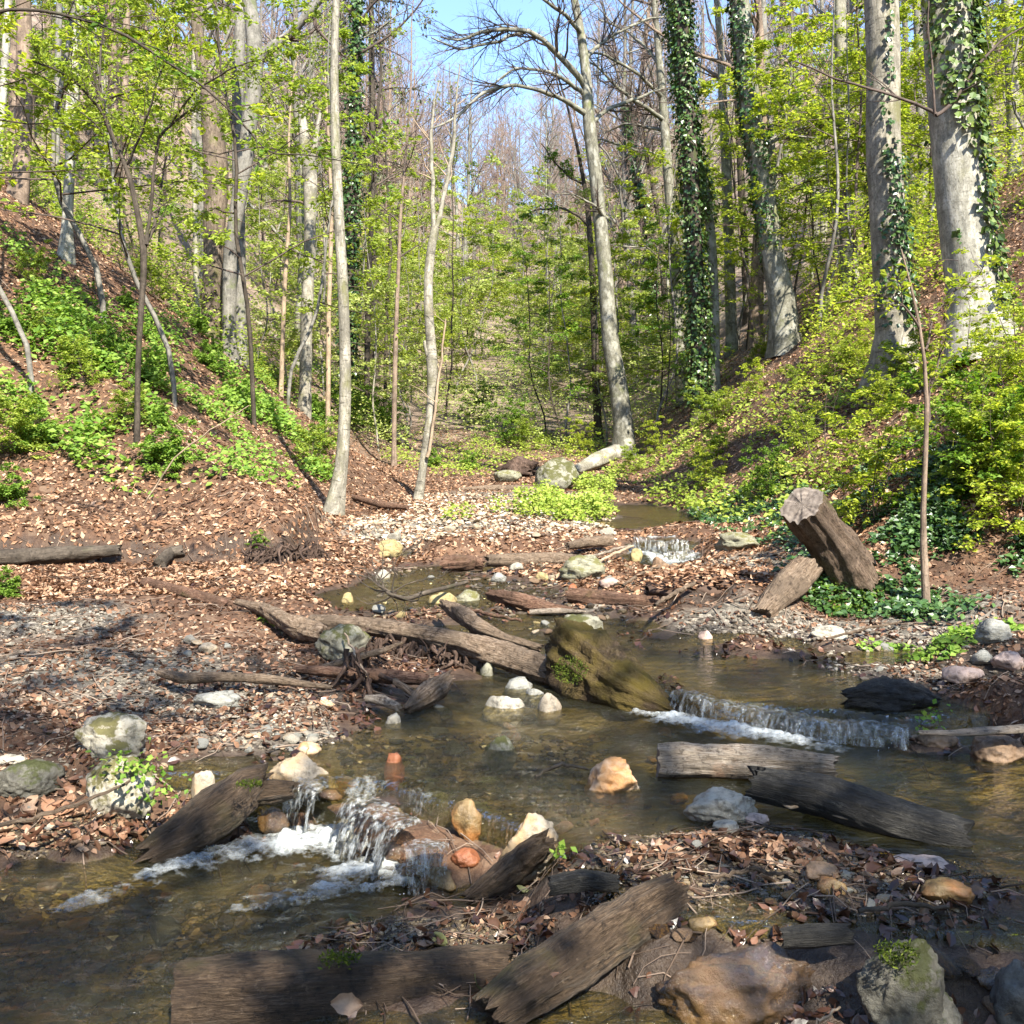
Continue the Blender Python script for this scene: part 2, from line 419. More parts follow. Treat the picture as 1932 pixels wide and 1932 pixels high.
def mat_bark(name, cols, moss=None, moss_amt=0.0, sc=(9, 9, 2.2), bump=.6, rough=.85, blotch=None, spec=.2, bands=0.0):
    t = NT(name)
    v = t.attr('lp', False)
    n1 = t.noise(t.map(v, sc), 4, 6, .65)
    n2 = t.noise(v, 5, 4, .6)
    c = t.ramp(n1, [(.25 + .5 * i / max(1, len(cols) - 1), cols[i]) for i in range(len(cols))])
    big = t.noise(t.map(v, (1.2, 1.2, 1)), 4.2, 6, .7)
    c = t.mix(t.ramp(big, [(.42, .8), (.56, 0.0)]), c, tuple(.45 * k for k in cols[len(cols) // 2]))  # bark mottling, its contrast raised to carry dappled twig shade too
    spk = t.noise(v, 34, 5, .75)
    c = t.mix(t.ramp(spk, [(.36, .65), (.47, 0.0)]), c, tuple(.45 * k for k in cols[0]))
    c = t.mix(t.ramp(spk, [(.60, 0.0), (.72, .5)]), c, tuple(min(.7, 1.35 * k) for k in cols[-1]))
    if blotch: c = t.mix(t.ramp(n2, [(.5, 0.0), (.62, .85)]), c, blotch)
    if bands:
        n4 = t.noise(t.map(v, (2, 2, 14)), 2.5, 3, .6)
        c = t.mix(t.ramp(n4, [(.58, 0.0), (.68, bands)]), c, tuple(.4 * k for k in cols[0]))
    if moss:
        n3 = t.noise(v, 2.2, 6, .65)
        c = t.mix(t.ramp(n3, [(.62 - .4 * moss_amt, 0.0), (.78 - .4 * moss_amt, .9)]), c, moss)
    fine = t.noise(t.map(v, (sc[0] * 2, sc[1] * 2, sc[2] * 1.5)), 9, 4, .6)
    h = t.math('ADD', n1, t.math('MULTIPLY', fine, .4))
    return t.done(t.pbr(c, rough, spec, t.bump(h, bump, .02)))
def mat_rock(name, c1, c2, moss=None, moss_amt=.5, rough=.8, stain=None, sc=1.0, strata=False, spec=.3, bump=.7):
    t = NT(name)
    tc = t.n('ShaderNodeTexCoord').outputs['Object']
    oi = t.n('ShaderNodeObjectInfo')
    ad = t.n('ShaderNodeVectorMath', operation='ADD'); t.l(tc, ad.inputs[0])
    ml = t.n('ShaderNodeVectorMath', operation='SCALE'); t.l(oi.outputs['Location'], ml.inputs[0]); ml.inputs['Scale'].default_value = 3.7
    t.l(ml.outputs[0], ad.inputs[1]); v = ad.outputs[0]
    n1 = t.noise(t.map(v, (3, 3, 14)) if strata else v, 7 * sc, 9, .74)
    c = t.ramp(n1, [(.3, c1), (.68, c2)])
    nn = t.noise(v, 26 * sc, 5, .7)
    c = t.mix(t.ramp(nn, [(.35, .75), (.5, 0.0)]), c, tuple(.35 * k for k in c1))
    if stain:
        c = t.mix(t.ramp(t.noise(v, 5 * sc, 4), [(.48, 0.0), (.62, .85)]), c, stain)
    if moss:
        g = t.n('ShaderNodeNewGeometry'); sx = t.n('ShaderNodeSeparateXYZ'); t.l(g.outputs['Normal'], sx.inputs[0])
        k = t.math('ADD', t.noise(v, 9, 6, .7), t.math('MULTIPLY', sx.outputs[2], .12))
        c = t.mix(t.ramp(k, [(.68 - .3 * moss_amt, 0.0), (.76 - .3 * moss_amt, .95)]), c, t.mix(nn, moss, tuple(.45 * q for q in moss)))
    hh = t.math('ADD', n1, t.math('MULTIPLY', nn, .5))
    return t.done(t.pbr(c, rough, spec, t.bump(hh, bump, .02)))

YG = [(.10, .16, .018), (.19, .25, .03), (.30, .33, .045)]
M = {}
M['leaf_bright'] = mat_leaf('spring leaf', [(.17, .24, .03), (.29, .37, .05), (.43, .49, .10)], .5)
M['leaf_yellow'] = mat_leaf('yellow green leaf', [(.19, .27, .025), (.34, .41, .04), (.54, .56, .08)], .5)
M['leaf_far'] = mat_leaf('haze pale leaf', [(.24, .31, .07), (.38, .45, .12), (.54, .56, .22)], .5)  # distance haze put into the leaf colour as a paler green
M['leaf_mid'] = mat_leaf('green leaf', [(.08, .16, .02), (.15, .26, .03), (.24, .35, .045)], .45)
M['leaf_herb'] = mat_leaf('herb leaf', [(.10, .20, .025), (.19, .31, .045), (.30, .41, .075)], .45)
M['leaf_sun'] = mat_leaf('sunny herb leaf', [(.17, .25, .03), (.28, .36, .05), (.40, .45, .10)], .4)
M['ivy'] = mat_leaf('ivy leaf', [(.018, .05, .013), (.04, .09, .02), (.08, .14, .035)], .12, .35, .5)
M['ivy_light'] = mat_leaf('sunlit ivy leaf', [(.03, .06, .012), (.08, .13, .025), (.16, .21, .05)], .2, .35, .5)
M['litter'] = mat_leaf('dead leaf', [(.05, .024, .013), (.13, .068, .038), (.24, .128, .070), (.36, .215, .13), (.48, .34, .23)], .12, .75, .2, (1.1, .8, .5))
M['litter_near'] = mat_leaf('matted dead leaf', [(.035, .016, .009), (.085, .042, .023), (.15, .078, .045), (.24, .14, .085), (.37, .26, .18)], .1, .75, .2, (1.1, .8, .5))
M['litter_wet'] = mat_leaf('wet dead leaf', [(.018, .009, .006), (.04, .018, .011), (.08, .036, .02), (.15, .075, .042)], .05, .3, .5, (1.1, .8, .5))
M['bud'] = mat_leaf('budding twig', [(.17, .11, .09), (.29, .20, .165), (.40, .30, .25)], 0, .8, .1)
M['beech'] = mat_bark('beech bark', [(.10, .095, .07), (.19, .18, .135), (.27, .26, .20)], (.13, .14, .05), .15, (5, 5, 1.2), .25, blotch=(.30, .29, .24), bands=.25)
M['pale'] = mat_bark('pale bark', [(.13, .115, .085), (.30, .275, .215), (.46, .42, .345)], (.14, .135, .06), .24, (5, 5, 1.5), .35, bands=.75)
M['white'] = mat_bark('white bark', [(.18, .165, .125), (.39, .37, .30), (.55, .52, .45)], (.17, .16, .09), .16, (5, 5, 1.5), .3, bands=.35)
M['brownbark'] = mat_bark('brown bark', [(.12, .085, .06), (.25, .185, .135), (.33, .25, .19)], (.14, .15, .05), .05, (7, 7, 1.2), .6)
M['rough'] = mat_bark('rough old bark', [(.06, .045, .032), (.19, .145, .105), (.30, .24, .175)], (.12, .12, .04), .12, (12, 12, 1.6), 1.0)
M['dark'] = mat_bark('dark bark', [(.035, .028, .02), (.075, .06, .045), (.13, .105, .08)], (.06, .08, .02), .12, (9, 9, 2), .6)
M['greybark'] = mat_bark('grey bark', [(.11, .10, .085), (.21, .195, .165), (.29, .27, .235)], (.10, .12, .04), .15, (6, 6, 1.4), .35, bands=.2)
M['twig'] = mat_bark('twig bark', [(.07, .05, .04), (.14, .105, .085)], None, 0, (9, 9, 2), .2)
M['twig_pale'] = mat_bark('pale twig', [(.28, .20, .13), (.42, .32, .22)], None, 0, (9, 9, 2), .2)
M['log'] = mat_bark('weathered log', [(.035, .022, .015), (.14, .095, .062), (.27, .20, .14), (.36, .29, .21)], (.09, .075, .02), .05, (52, 52, 6), 1.0)
M['log_pale'] = mat_bark('split log', [(.05, .035, .025), (.27, .21, .155), (.44, .37, .29), (.52, .46, .38)], (.30, .13, .05), .05, (48, 48, 6), 1.0)
M['log_wet'] = mat_bark('wet dark log', [(.012, .008, .005), (.05, .032, .018), (.115, .077, .047), (.21, .155, .105)], (.06, .055, .012), .2, (48, 48, 7), 1.0, .5, spec=.4)
M['log_black'] = mat_bark('blackened log', [(.006, .006, .006), (.018, .017, .015), (.045, .042, .036), (.13, .12, .10)], None, 0, (50, 50, 6), 1.0, .6, spec=.35)
M['log_brown'] = mat_bark('rotten log', [(.03, .014, .009), (.11, .055, .035), (.22, .13, .085), (.33, .23, .16)], (.08, .08, .02), .12, (42, 42, 8), 1.0)
M['log_grey'] = mat_bark('grey brown rotten log', [(.035, .022, .015), (.12, .08, .055), (.22, .16, .115), (.36, .27, .19)], (.08, .08, .02), .08, (36, 36, 8), 1.0)
M['log_moss'] = mat_bark('mossy rotten wood', [(.02, .013, .008), (.075, .05, .028), (.17, .125, .08)], (.115, .085, .016), .42, (30, 30, 14), 1.0)
M['root'] = mat_bark('torn roots', [(.02, .012, .009), (.09, .058, .042), (.19, .13, .10)], None, 0, (14, 14, 4), 1.0)
def mat_cut(name, c1, c2):
    t = NT(name); v = t.attr('lp', False)
    l = t.n('ShaderNodeVectorMath', operation='LENGTH'); t.l(t.map(v, (1, 1, 0)), l.inputs[0])
    n = t.noise(v, 14, 5, .7)
    w = t.math('SINE', t.math('ADD', t.math('MULTIPLY', l.outputs['Value'], 150.0), t.math('MULTIPLY', n, 9.0)))
    k = t.math('ADD', t.math('MULTIPLY', w, .06), n)
    c = t.ramp(k, [(.3, c1), (.72, c2)])
    return t.done(t.pbr(c, .85, .2, t.bump(k, .6, .01)))
M['cut'] = mat_cut('grey sawn end grain', (.07, .055, .045), (.24, .20, .165))
M['cut_dark'] = mat_cut('dark sawn end grain', (.03, .02, .013), (.13, .095, .065))
M['rock_pale'] = mat_rock('pale limestone', (.22, .18, .13), (.40, .345, .265), stain=(.32, .21, .10))
M['rock_white'] = mat_rock('white limestone', (.20, .18, .14), (.41, .375, .305))
M['rock_grey'] = mat_rock('grey schist', (.16, .16, .14), (.32, .31, .27), strata=True)
M['rock_layer'] = mat_rock('layered green grey stone', (.12, .12, .08), (.32, .30, .21), (.16, .15, .045), .35, strata=True)
M['rock_moss'] = mat_rock('mossy crumbling stone', (.20, .18, .13), (.44, .40, .32), (.13, .115, .035), .48)
M['rock_green'] = mat_rock('green mossy stone', (.11, .105, .075), (.27, .255, .195), (.085, .085, .02), .5)
M['rock_darkmoss'] = mat_rock('dark mossy rock', (.035, .032, .025), (.15, .14, .11), (.05, .055, .012), .42, rough=.6)
M['rock_ochre'] = mat_rock('ochre stone', (.085, .052, .018), (.27, .185, .08), rough=.4, stain=(.28, .12, .035), spec=.5)
M['rock_rust'] = mat_rock('rust red stone', (.16, .05, .02), (.32, .12, .05), rough=.4, spec=.5)
M['rock_pink'] = mat_rock('pinkish stone', (.30, .21, .17), (.48, .37, .31))
M['rock_brown'] = mat_rock('brown stone', (.10, .06, .035), (.27, .18, .11), rough=.5)
M['rock_wet'] = mat_rock('wet brown rock', (.014, .009, .006), (.085, .05, .024), rough=.07, stain=(.13, .07, .02), spec=1.0, bump=1.0)
M['rock_orange'] = mat_rock('orange white stone', (.30, .20, .11), (.58, .49, .38), stain=(.40, .19, .06))
M['rock_yellow'] = mat_rock('yellow stone', (.20, .155, .07), (.38, .30, .14))
M['rock_dark'] = mat_rock('dark slate', (.035, .035, .035), (.11, .11, .10), rough=.4)
M['tuft'] = mat_leaf('yellow tuft', [(.26, .24, .08), (.38, .34, .13), (.46, .42, .20)], .1, .8, .1)
M['needle'] = mat_leaf('needle spray', [(.05, .06, .035), (.10, .11, .065), (.18, .175, .11)], .2)
M['moss'] = mat_leaf('moss blade', [(.03, .05, .008), (.07, .10, .014), (.13, .16, .025)], .2, .8, .1)

# ground
t = NT('ground'); geo = t.n('ShaderNodeNewGeometry'); pos = geo.outputs['Position']
v1 = t.voro(t.map(pos, (1, 1, .6)), 17, 'Color')
sx = t.n('ShaderNodeSeparateColor'); t.l(v1, sx.inputs[0])
lit = t.ramp(sx.outputs[0], [(0, (.035, .018, .010)), (.3, (.10, .046, .024)), (.6, (.18, .088, .046)), (.85, (.27, .15, .085)), (1, (.34, .23, .15))])
big = t.noise(pos, .9, 4)
lit = t.mix(.55, lit, t.ramp(t.noise(t.map(pos, (1, 1, .7)), 38, 6, .75, 1.2), [(.32, (.03, .015, .009)), (.5, (.13, .068, .038)), (.66, (.27, .17, .10)), (.8, (.38, .28, .19))]))
lit = t.mix(t.ramp(big, [(.45, 0.0), (.7, .45)]), lit, (.06, .036, .022))
v2 = t.voro(pos, 42, 'Color'); s2 = t.n('ShaderNodeSeparateColor'); t.l(v2, s2.inputs[0])
grav = t.ramp(s2.outputs[0], [(0, (.04, .034, .026)), (.45, (.13, .115, .09)), (.8, (.19, .165, .13)), (1, (.34, .30, .24))])
mud = t.ramp(t.noise(pos, 24, 7, .75), [(.3, (.016, .010, .007)), (.55, (.05, .034, .023)), (.75, (.11, .08, .056))])
v3 = t.voro(pos, 24, 'Color'); s3 = t.n('ShaderNodeSeparateColor'); t.l(v3, s3.inputs[0])
under = t.ramp(s3.outputs[1], [(0, (.04, .028, .012)), (.5, (.10, .075, .028)), (.85, (.16, .12, .045)), (1, (.26, .18, .085))])
under = t.mix(.45, under, t.ramp(t.noise(pos, 9, 6, .7, .6), [(.3, (.05, .036, .016)), (.5, (.16, .12, .05)), (.7, (.30, .23, .11))]))
under = t.mix(t.noise(pos, 1.6, 5, .6), under, (.14, .115, .04))
lit = t.mix(t.attr('hill'), t.mix(.35, lit, (.03, .018, .011)), t.ramp(t.noise(pos, .55, 7, .7), [(.3, (.11, .075, .05)), (.5, (.20, .145, .105)), (.62, (.27, .21, .155)), (.7, (.15, .16, .06))]))
c = t.mix(t.attr('gravel'), lit, grav)
c = t.mix(t.attr('mud'), c, mud)
c = t.mix(t.attr('under'), c, under)
wet = t.math('MAXIMUM', t.attr('mud'), t.attr('under'))
rough = t.math('SUBTRACT', .9, t.math('MULTIPLY', wet, .5))
hgt = t.math('ADD', t.noise(pos, 30, 5, .7), t.math('MULTIPLY', sx.outputs[1], .6))
yf = t.n('ShaderNodeSeparateXYZ'); t.l(pos, yf.inputs[0])
M['ground'] = t.done(t.pbr(c, rough, .35, t.bump(hgt, .8, .03)))

# water: clear brownish stream
t = NT('stream water'); pos = t.n('ShaderNodeNewGeometry').outputs['Position']
fl = t.attr('flow')
r1 = t.noise(t.map(pos, (5, 9, 5)), 1.0, 3, .55, .6)
r2 = t.noise(t.map(pos, (16, 30, 16)), 1.0, 4, .6, .8)
r3 = t.noise(t.map(pos, (55, 80, 55)), 1.0, 2, .5)
h = t.math('ADD', t.math('MULTIPLY', r1, 1.1), t.math('MULTIPLY', t.math('ADD', r2, t.math('MULTIPLY', r3, .25)), t.math('ADD', .18, t.math('MULTIPLY', fl, .9))))
b = t.bump(h, .8, .085)
fr = t.n('ShaderNodeFresnel'); fr.inputs[0].default_value = 1.38; t.l(b, fr.inputs['Normal'])
tr = t.n('ShaderNodeBsdfTransparent'); tr.inputs[0].default_value = (.82, .75, .52, 1)
df = t.n('ShaderNodeBsdfDiffuse'); df.inputs[0].default_value = (.13, .12, .06, 1)
body = t.n('ShaderNodeMixShader'); body.inputs[0].default_value = .09; t.l(tr.outputs[0], body.inputs[1]); t.l(df.outputs[0], body.inputs[2])
gl = t.n('ShaderNodeBsdfGlossy'); gl.inputs['Roughness'].default_value = .06; gl.inputs[0].default_value = (.95, .95, .95, 1); t.l(b, gl.inputs['Normal'])
mx = t.n('ShaderNodeMixShader'); t.l(fr.outputs[0], mx.inputs[0]); t.l(body.outputs[0], mx.inputs[1]); t.l(gl.outputs[0], mx.inputs[2])
M['water'] = t.done(mx.outputs[0])
def mat_foam(name, amt, sc=55):
    t = NT(name); pos = t.n('ShaderNodeNewGeometry').outputs['Position']
    k = t.math('ADD', t.noise(pos, sc, 5, .7), t.math('MULTIPLY', t.math('SUBTRACT', t.attr('dense'), .5), .8))
    tr = t.n('ShaderNodeBsdfTransparent'); tr.inputs[0].default_value = (.93, .93, .9, 1)
    p = t.pbr((.62, .65, .64), .35, .6, t.bump(k, .8, .02))
    mx = t.n('ShaderNodeMixShader'); t.l(t.ramp(k, [(.34, 0.0), (.95, amt)]), mx.inputs[0])
    t.l(tr.outputs[0], mx.inputs[1]); t.l(p, mx.inputs[2])
    return t.done(mx.outputs[0])
M['foam'] = mat_foam('white water', .68, 42)
t = NT('falling water'); g = t.n('ShaderNodeNewGeometry'); pos = g.outputs['Position']
k = t.noise(t.map(pos, (46, 46, 5)), 1.0, 4, .6); k2 = t.noise(t.map(pos, (150, 150, 12)), 1.0, 2, .5)
k = t.math('ADD', t.math('MULTIPLY', k, .8), t.math('MULTIPLY', k2, .2))
bn = t.bump(k, .8, .02)
tr = t.n('ShaderNodeBsdfTransparent'); tr.inputs[0].default_value = (.90, .87, .78, 1)
gl = t.n('ShaderNodeBsdfGlossy'); gl.inputs['Roughness'].default_value = .08; t.l(bn, gl.inputs['Normal'])
fr = t.n('ShaderNodeFresnel'); fr.inputs[0].default_value = 1.5; t.l(bn, fr.inputs['Normal'])
m1 = t.n('ShaderNodeMixShader'); t.l(fr.outputs[0], m1.inputs[0]); t.l(tr.outputs[0], m1.inputs[1]); t.l(gl.outputs[0], m1.inputs[2])
p = t.pbr((.58, .61, .61), .2, .8, bn)
mx = t.n('ShaderNodeMixShader'); t.l(t.ramp(k, [(.47, 0.0), (.72, .55)]), mx.inputs[0]); t.l(m1.outputs[0], mx.inputs[1]); t.l(p, mx.inputs[2])
M['fall'] = t.done(mx.outputs[0])

# ------------------------------------------------------------------ ground sheet
def patch(x, y, spots):
    m = np.zeros(x.shape)
    for px, py, rx, ry in spots:
        q = GPC(px, py)
        m = np.maximum(m, np.exp(-(((x - q[0]) / rx) ** 2 + ((y - q[1]) / ry) ** 2) ** 1.5))
    return m
_gpc = {}
def GPC(px, py):
    if (px, py) not in _gpc: _gpc[(px, py)] = gp(px, py)
    return _gpc[(px, py)]
GRAVEL = [(150,1240,1.1,.55),(350,1330,.7,.3),(80,1160,.8,.5),(450,1300,.7,.3),(520,1390,.4,.25),(900,1000,1.9,.9),(1000,965,1.4,1.4),(760,1010,1.0,.6),(1480,1195,.5,.3),(1720,1180,.8,.6),
          (1800,1260,.6,.35),(1330,1180,.5,.3),(880,1770,.25,.18),(1050,1150,.5,.3),(1380,1070,.7,.5),(1000,930,1.3,2.2),(1150,1605,.35,.12)]
MUD = [(650,1300,.7,.22),(560,1260,.5,.25),(1250,1600,.55,.2),(1450,1620,.6,.25),(1600,1690,.6,.3),(700,1790,.4,.22),(900,1780,.45,.3),(1250,1780,.4,.3),(1750,1720,.5,.3),(1450,1750,.5,.3),
       (60,1590,.5,.15),(200,1570,.3,.12),(1330,1130,.6,.25),(480,1110,.6,.3),(520,1480,.3,.2),(1850,1220,.6,.4),(1450,1900,.8,.4)]
def ground():
    y = [1.6]
    while y[-1] < 250: y.append(y[-1] + max(.018, .0088 * abs(y[-1]) * (1 if y[-1] < 30 else 1.8)))
    y = np.array(y)
    yb = -np.geomspace(.2, 40, 22)[::-1] + 1.6
    y = np.concatenate([yb, y])
    s = np.linspace(-1, 1, 380)
    YY, SS = np.meshgrid(y, s, indexing='ij')
    ya = np.clip(YY, 2.0, None)
    XX = SS * (.56 * ya + .8) + np.sign(SS) * np.clip(np.abs(SS) - .86, 0, None) ** 2 * (60 / .14 ** 2) * np.clip(ya / 40, .35, 1.2)
    ZZ = H(XX, YY)
    ny, ns = XX.shape
    i = np.arange(ny * ns).reshape(ny, ns)
    q = np.stack([i[:-1, :-1], i[:-1, 1:], i[1:, 1:], i[1:, :-1]], -1).reshape(-1, 4)
    w = W(XX, YY)
    near = YY < 17
    und = np.where(near & (np.abs(XX) < 6), sstep(-.005, .035, w - ZZ), 0)
    wetrim = np.where(near & (np.abs(XX) < 6), sstep(-.05, .0, w - ZZ), 0)
    nz = .5 + .5 * fbm(np.stack([XX * 2, YY * 2, XX * 0], -1), 3)
    gr = np.clip(patch(XX, YY, GRAVEL) * 1.5 - .5 * nz, 0, 1) * near
    md = np.clip(np.maximum(patch(XX, YY, MUD) * 1.3 - .5 * nz, wetrim * .8), 0, 1)
    # bare earth on the steep cut of the left bank
    tl = sdist(TOE_L, XX, YY, -1)
    md = np.maximum(md, np.where((tl > .0) & (tl < .16) & (YY > 6.5) & (YY < 10.2), .8, 0))
    o = mk('ground', np.stack([XX, YY, ZZ], -1).reshape(-1, 3), q, M['ground'], attrs={'under': und.ravel(), 'gravel': gr.ravel(), 'mud': md.ravel(), 'hill': sstep(16, 34, YY).ravel()})
    tag(o, kind='structure')
ground()

# ------------------------------------------------------------------ stream
def foam_line(pts, width, dens):
    """polyline of photo points at water level -> world polyline with width and density"""
    return [(*Z(px, py, zz)[:2], width * k, dens * k2) for px, py, zz, k, k2 in pts]
FOAM = [
 foam_line([(720,1595,0,1,1),(640,1590,0,1.2,1.1),(560,1592,0,1.0,.95),(470,1605,0,.8,.8),(380,1630,0,.6,.65),(300,1655,0,.5,.55),(220,1680,0,.4,.45),(130,1715,0,.4,.4)], .15, 1.0),
 foam_line([(720,1640,0,1,1),(650,1660,0,1,.85),(590,1690,0,.7,.6),(520,1705,0,.6,.5),(450,1715,0,.5,.35)], .12, 1.0),
 foam_line([(850,1650,0,1,.9),(780,1668,0,1,.9),(700,1680,0,.9,.6)], .05, 1.0),
 foam_line([(1265,1360,.18,.8,1),(1330,1372,.18,1,1),(1400,1385,.18,1.1,1),(1480,1400,.18,1,.8),(1570,1415,.18,.6,.5)], .12, 1.0),
 foam_line([(1570,1400,.18,.6,.8),(1640,1404,.18,.5,.7),(1710,1404,.18,.4,.6)], .06, 1.0),
 foam_line([(1200,1350,.18,.8,.45),(1265,1360,.18,1,.6)], .06, 1.0),
 foam_line([(1200,1056,.42,1,.8),(1260,1062,.42,1,.8),(1310,1058,.42,1,.7)], .10, 1.0),
 foam_line([(1195,1028,.5,1,.8),(1290,1028,.5,1,.7)], .06, 1.0),
 foam_line([(690,1046,.5,1,.6),(780,1042,.5,1,.6)], .10, .8),
 foam_line([(560,1530,0.0,.4,.5),(540,1600,0,.8,.9)], .08, 1.0)]
def stream():
    y = [2.0]
    while y[-1] < 17: y.append(y[-1] + .0052 * y[-1])
    y = np.array(y); s = np.linspace(-1, 1, 300)
    YY, SS = np.meshgrid(y, s, indexing='ij')
    XX = SS * (.56 * YY + .3)
    w = W(XX, YY)
    g = H(XX, YY)
    flow = np.clip(.25 + .35 * vnoise(np.stack([XX * 1.1, YY * .9, XX * 0], -1)), 0, 1)
    flow += np.where(YY > f2(XX), .15, 0) + np.where((YY > f1(XX)) & (YY < f2(XX)) & (XX < .9), .45, 0) + np.where((YY > 6.3) & (XX < 1), .35, 0)
    flow -= np.where((XX > .9) & (YY > f1(XX)) & (YY < 6.4), .25, 0)
    for L in FOAM:
        for fx, fy, fw, fd in L:
            flow += .6 * fd * np.exp(-((XX - fx) ** 2 + (YY - fy) ** 2) / (fw * 3) ** 2)
    flow = np.clip(flow, 0.03, 1.4)
    q3 = np.stack([XX * 7, YY * 10, XX * 0], -1)
    w2 = w + .010 * flow * fbm(q3, 3) + .003 * vnoise(q3 * .4)
    ny, ns = XX.shape
    i = np.arange(ny * ns).reshape(ny, ns)
    q = np.stack([i[:-1, :-1], i[:-1, 1:], i[1:, 1:], i[1:, :-1]], -1)
    wet = (w > g - .03)
    k = wet[:-1, :-1] | wet[1:, 1:] | wet[:-1, 1:] | wet[1:, :-1]
    q = q[k & (np.abs(XX[:-1, :-1]) < 7)]
    o = mk('stream', np.stack([XX, YY, w2], -1).reshape(-1, 3), q, M['water'], attrs={'flow': flow.ravel()})
    tag(o, kind='structure')
stream()
def foam():
    Vs, Fs, De, n = [], [], [], 0
    for L in FOAM:
        A = np.array(L); pad = A[:, 2].max() * 2
        step = .009 if A[:, 1].mean() < 7 else .02
        x = np.arange(A[:, 0].min() - pad, A[:, 0].max() + pad, step); y = np.arange(A[:, 1].min() - pad, A[:, 1].max() + pad, step)
        XX, YY = np.meshgrid(x, y, indexing='ij')
        I = np.zeros(XX.shape)
        for (ax, ay, aw, ad), (bx, by, bw, bd) in zip(L[:-1], L[1:]):
            dx, dy = bx - ax, by - ay
            t = np.clip(((XX - ax) * dx + (YY - ay) * dy) / (dx * dx + dy * dy), 0, 1)
            d = np.hypot(XX - ax - t * dx, YY - ay - t * dy)
            I = np.maximum(I, (ad + (bd - ad) * t) * np.exp(-(d / (aw + (bw - aw) * t)) ** 2))
        q = np.stack([XX * 14, YY * 20, XX * 0], -1)
        nn = fbm(q, 4)
        dens = I + .55 * nn
        zz = W(XX, YY) + .010 + .05 * np.clip(dens, 0, 1.2) * (.35 + .65 * np.abs(fbm(q * 1.7, 3))) * (I > .3)
        i = np.arange(XX.size).reshape(XX.shape)
        f = np.stack([i[:-1, :-1], i[1:, :-1], i[1:, 1:], i[:-1, 1:]], -1)
        k = (I[:-1, :-1] > .10) & (H(XX, YY)[:-1, :-1] < zz[:-1, :-1])
        Vs.append(np.stack([XX, YY, zz], -1).reshape(-1, 3)); Fs.append(f[k] + n); De.append(np.clip(dens, 0, 1.1).ravel()); n += XX.size
    o = mk('white_water', np.concatenate(Vs), np.concatenate(Fs), M['foam'], attrs={'dense': np.concatenate(De)})
    tag(o, 'white foam drifting on the stream below the little falls', 'foam', kind='stuff')
foam()
def curtain(pts, ztop, zbot, n, reach, wid, label):
    """falling water: two torn, streaky sheets and loose ribbons from the lip down to the pool"""
    A = np.array([Z(px, py, ztop) for px, py in pts])
    A = resample(A, 60)
    L = np.linalg.norm(np.diff(A, axis=0), axis=1).sum()
    root = empty('waterfall', [*A[30, :2], zbot], label, 'waterfall')
    for sheet in range(2):
        m = int(max(40, L / .006)); K = 16
        s = np.linspace(0, 58.99, m); i = s.astype(int); fr = (s - i)[:, None]
        p = A[i] * (1 - fr) + A[i + 1] * fr
        tan = nrm(A[np.minimum(i + 1, 59)] - A[i]); out = np.stack([tan[:, 1], -tan[:, 0], 0 * s], 1)
        out = np.where(out[:, 1:2] > 0, -out, out)
        t = np.linspace(0, 1, K); x = s / 59 * L
        sd = R.uniform(0, 50)
        z0 = np.zeros(m)
        re = reach * (1 + .7 * fbm(np.stack([x * 14, z0, z0 + sd], -1), 3))
        low = (ztop - zbot) * (1.02 + .0 * x)
        dip = .045 * fbm(np.stack([x * 9, z0, z0 + sd + 5], -1), 3)
        P3 = p[:, None] + out[:, None] * (-.07 + .07 * np.minimum(t * 4, 1) + re[:, None] * np.clip(t - .2, 0, 1) ** .8)[:, :, None]
        fall = np.clip((t - .2) / .8, 0, 1) ** 1.5
        P3[:, :, 2] = (ztop + .006 + dip)[:, None] - low[:, None] * fall[None] - np.minimum(dip, .02)[:, None] * fall[None]
        w_ = fbm(np.stack([np.repeat(x[:, None], K, 1) * 38, np.repeat(t[None] * 1.2, m, 0), np.zeros((m, K)) + sd], -1), 3)
        P3 += out[:, None] * (.012 * w_ * (t[None] > .2))[:, :, None]
        ix = np.arange(m * K).reshape(m, K)
        q = np.stack([ix[:-1, :-1], ix[:-1, 1:], ix[1:, 1:], ix[1:, :-1]], -1)
        keep = (fbm(np.stack([np.repeat(x[:, None], K, 1) * 22, np.repeat(t[None] * .9, m, 0), np.zeros((m, K)) + sd + 9], -1), 3) > -.12 - .35 * (1 - t[None]) ** 2)[:-1, :-1]
        mk('water_sheet', P3.reshape(-1, 3), q[keep], M['fall'], root, [*A[30, :2], zbot])
    # drops and splashes along the foot
    k = int(n * .15); V0, F0 = np.array([[1, 0, 0], [-1, 0, 0], [0, 1, 0], [0, -1, 0], [0, 0, 1.6], [0, 0, -1.6]]), np.array([[0, 2, 4], [2, 1, 4], [1, 3, 4], [3, 0, 4], [2, 0, 5], [1, 2, 5], [3, 1, 5], [0, 3, 5]])
    i = R.integers(0, 59, k)
    c = A[i] + np.stack([R.normal(0, .02, k), R.normal(-reach, .03, k), R.random(k) ** 2 * (ztop - zbot) * .7 - (ztop - zbot)], 1)
    V = c[:, None] + V0[None] * R.uniform(.0008, .0026, k)[:, None, None]
    stuff_part(mk('droplets', V.reshape(-1, 3), (F0[None] + (np.arange(k) * 6)[:, None, None]).reshape(-1, 3), M['drop'], root, [*A[30, :2], zbot]))
t = NT('water drop'); M['drop'] = t.done(t.pbr((.75, .78, .78), .15, .8))
curtain([(545,1487),(575,1492),(600,1500)], .17, 0, 26, .06, .006, 'narrow chute of falling water beside the tilted dark log at lower left')
curtain([(655,1510),(700,1525),(735,1545),(765,1562)], .17, 0, 60, .13, .007, 'broad sheet of falling water over ochre stones into the foaming pool')
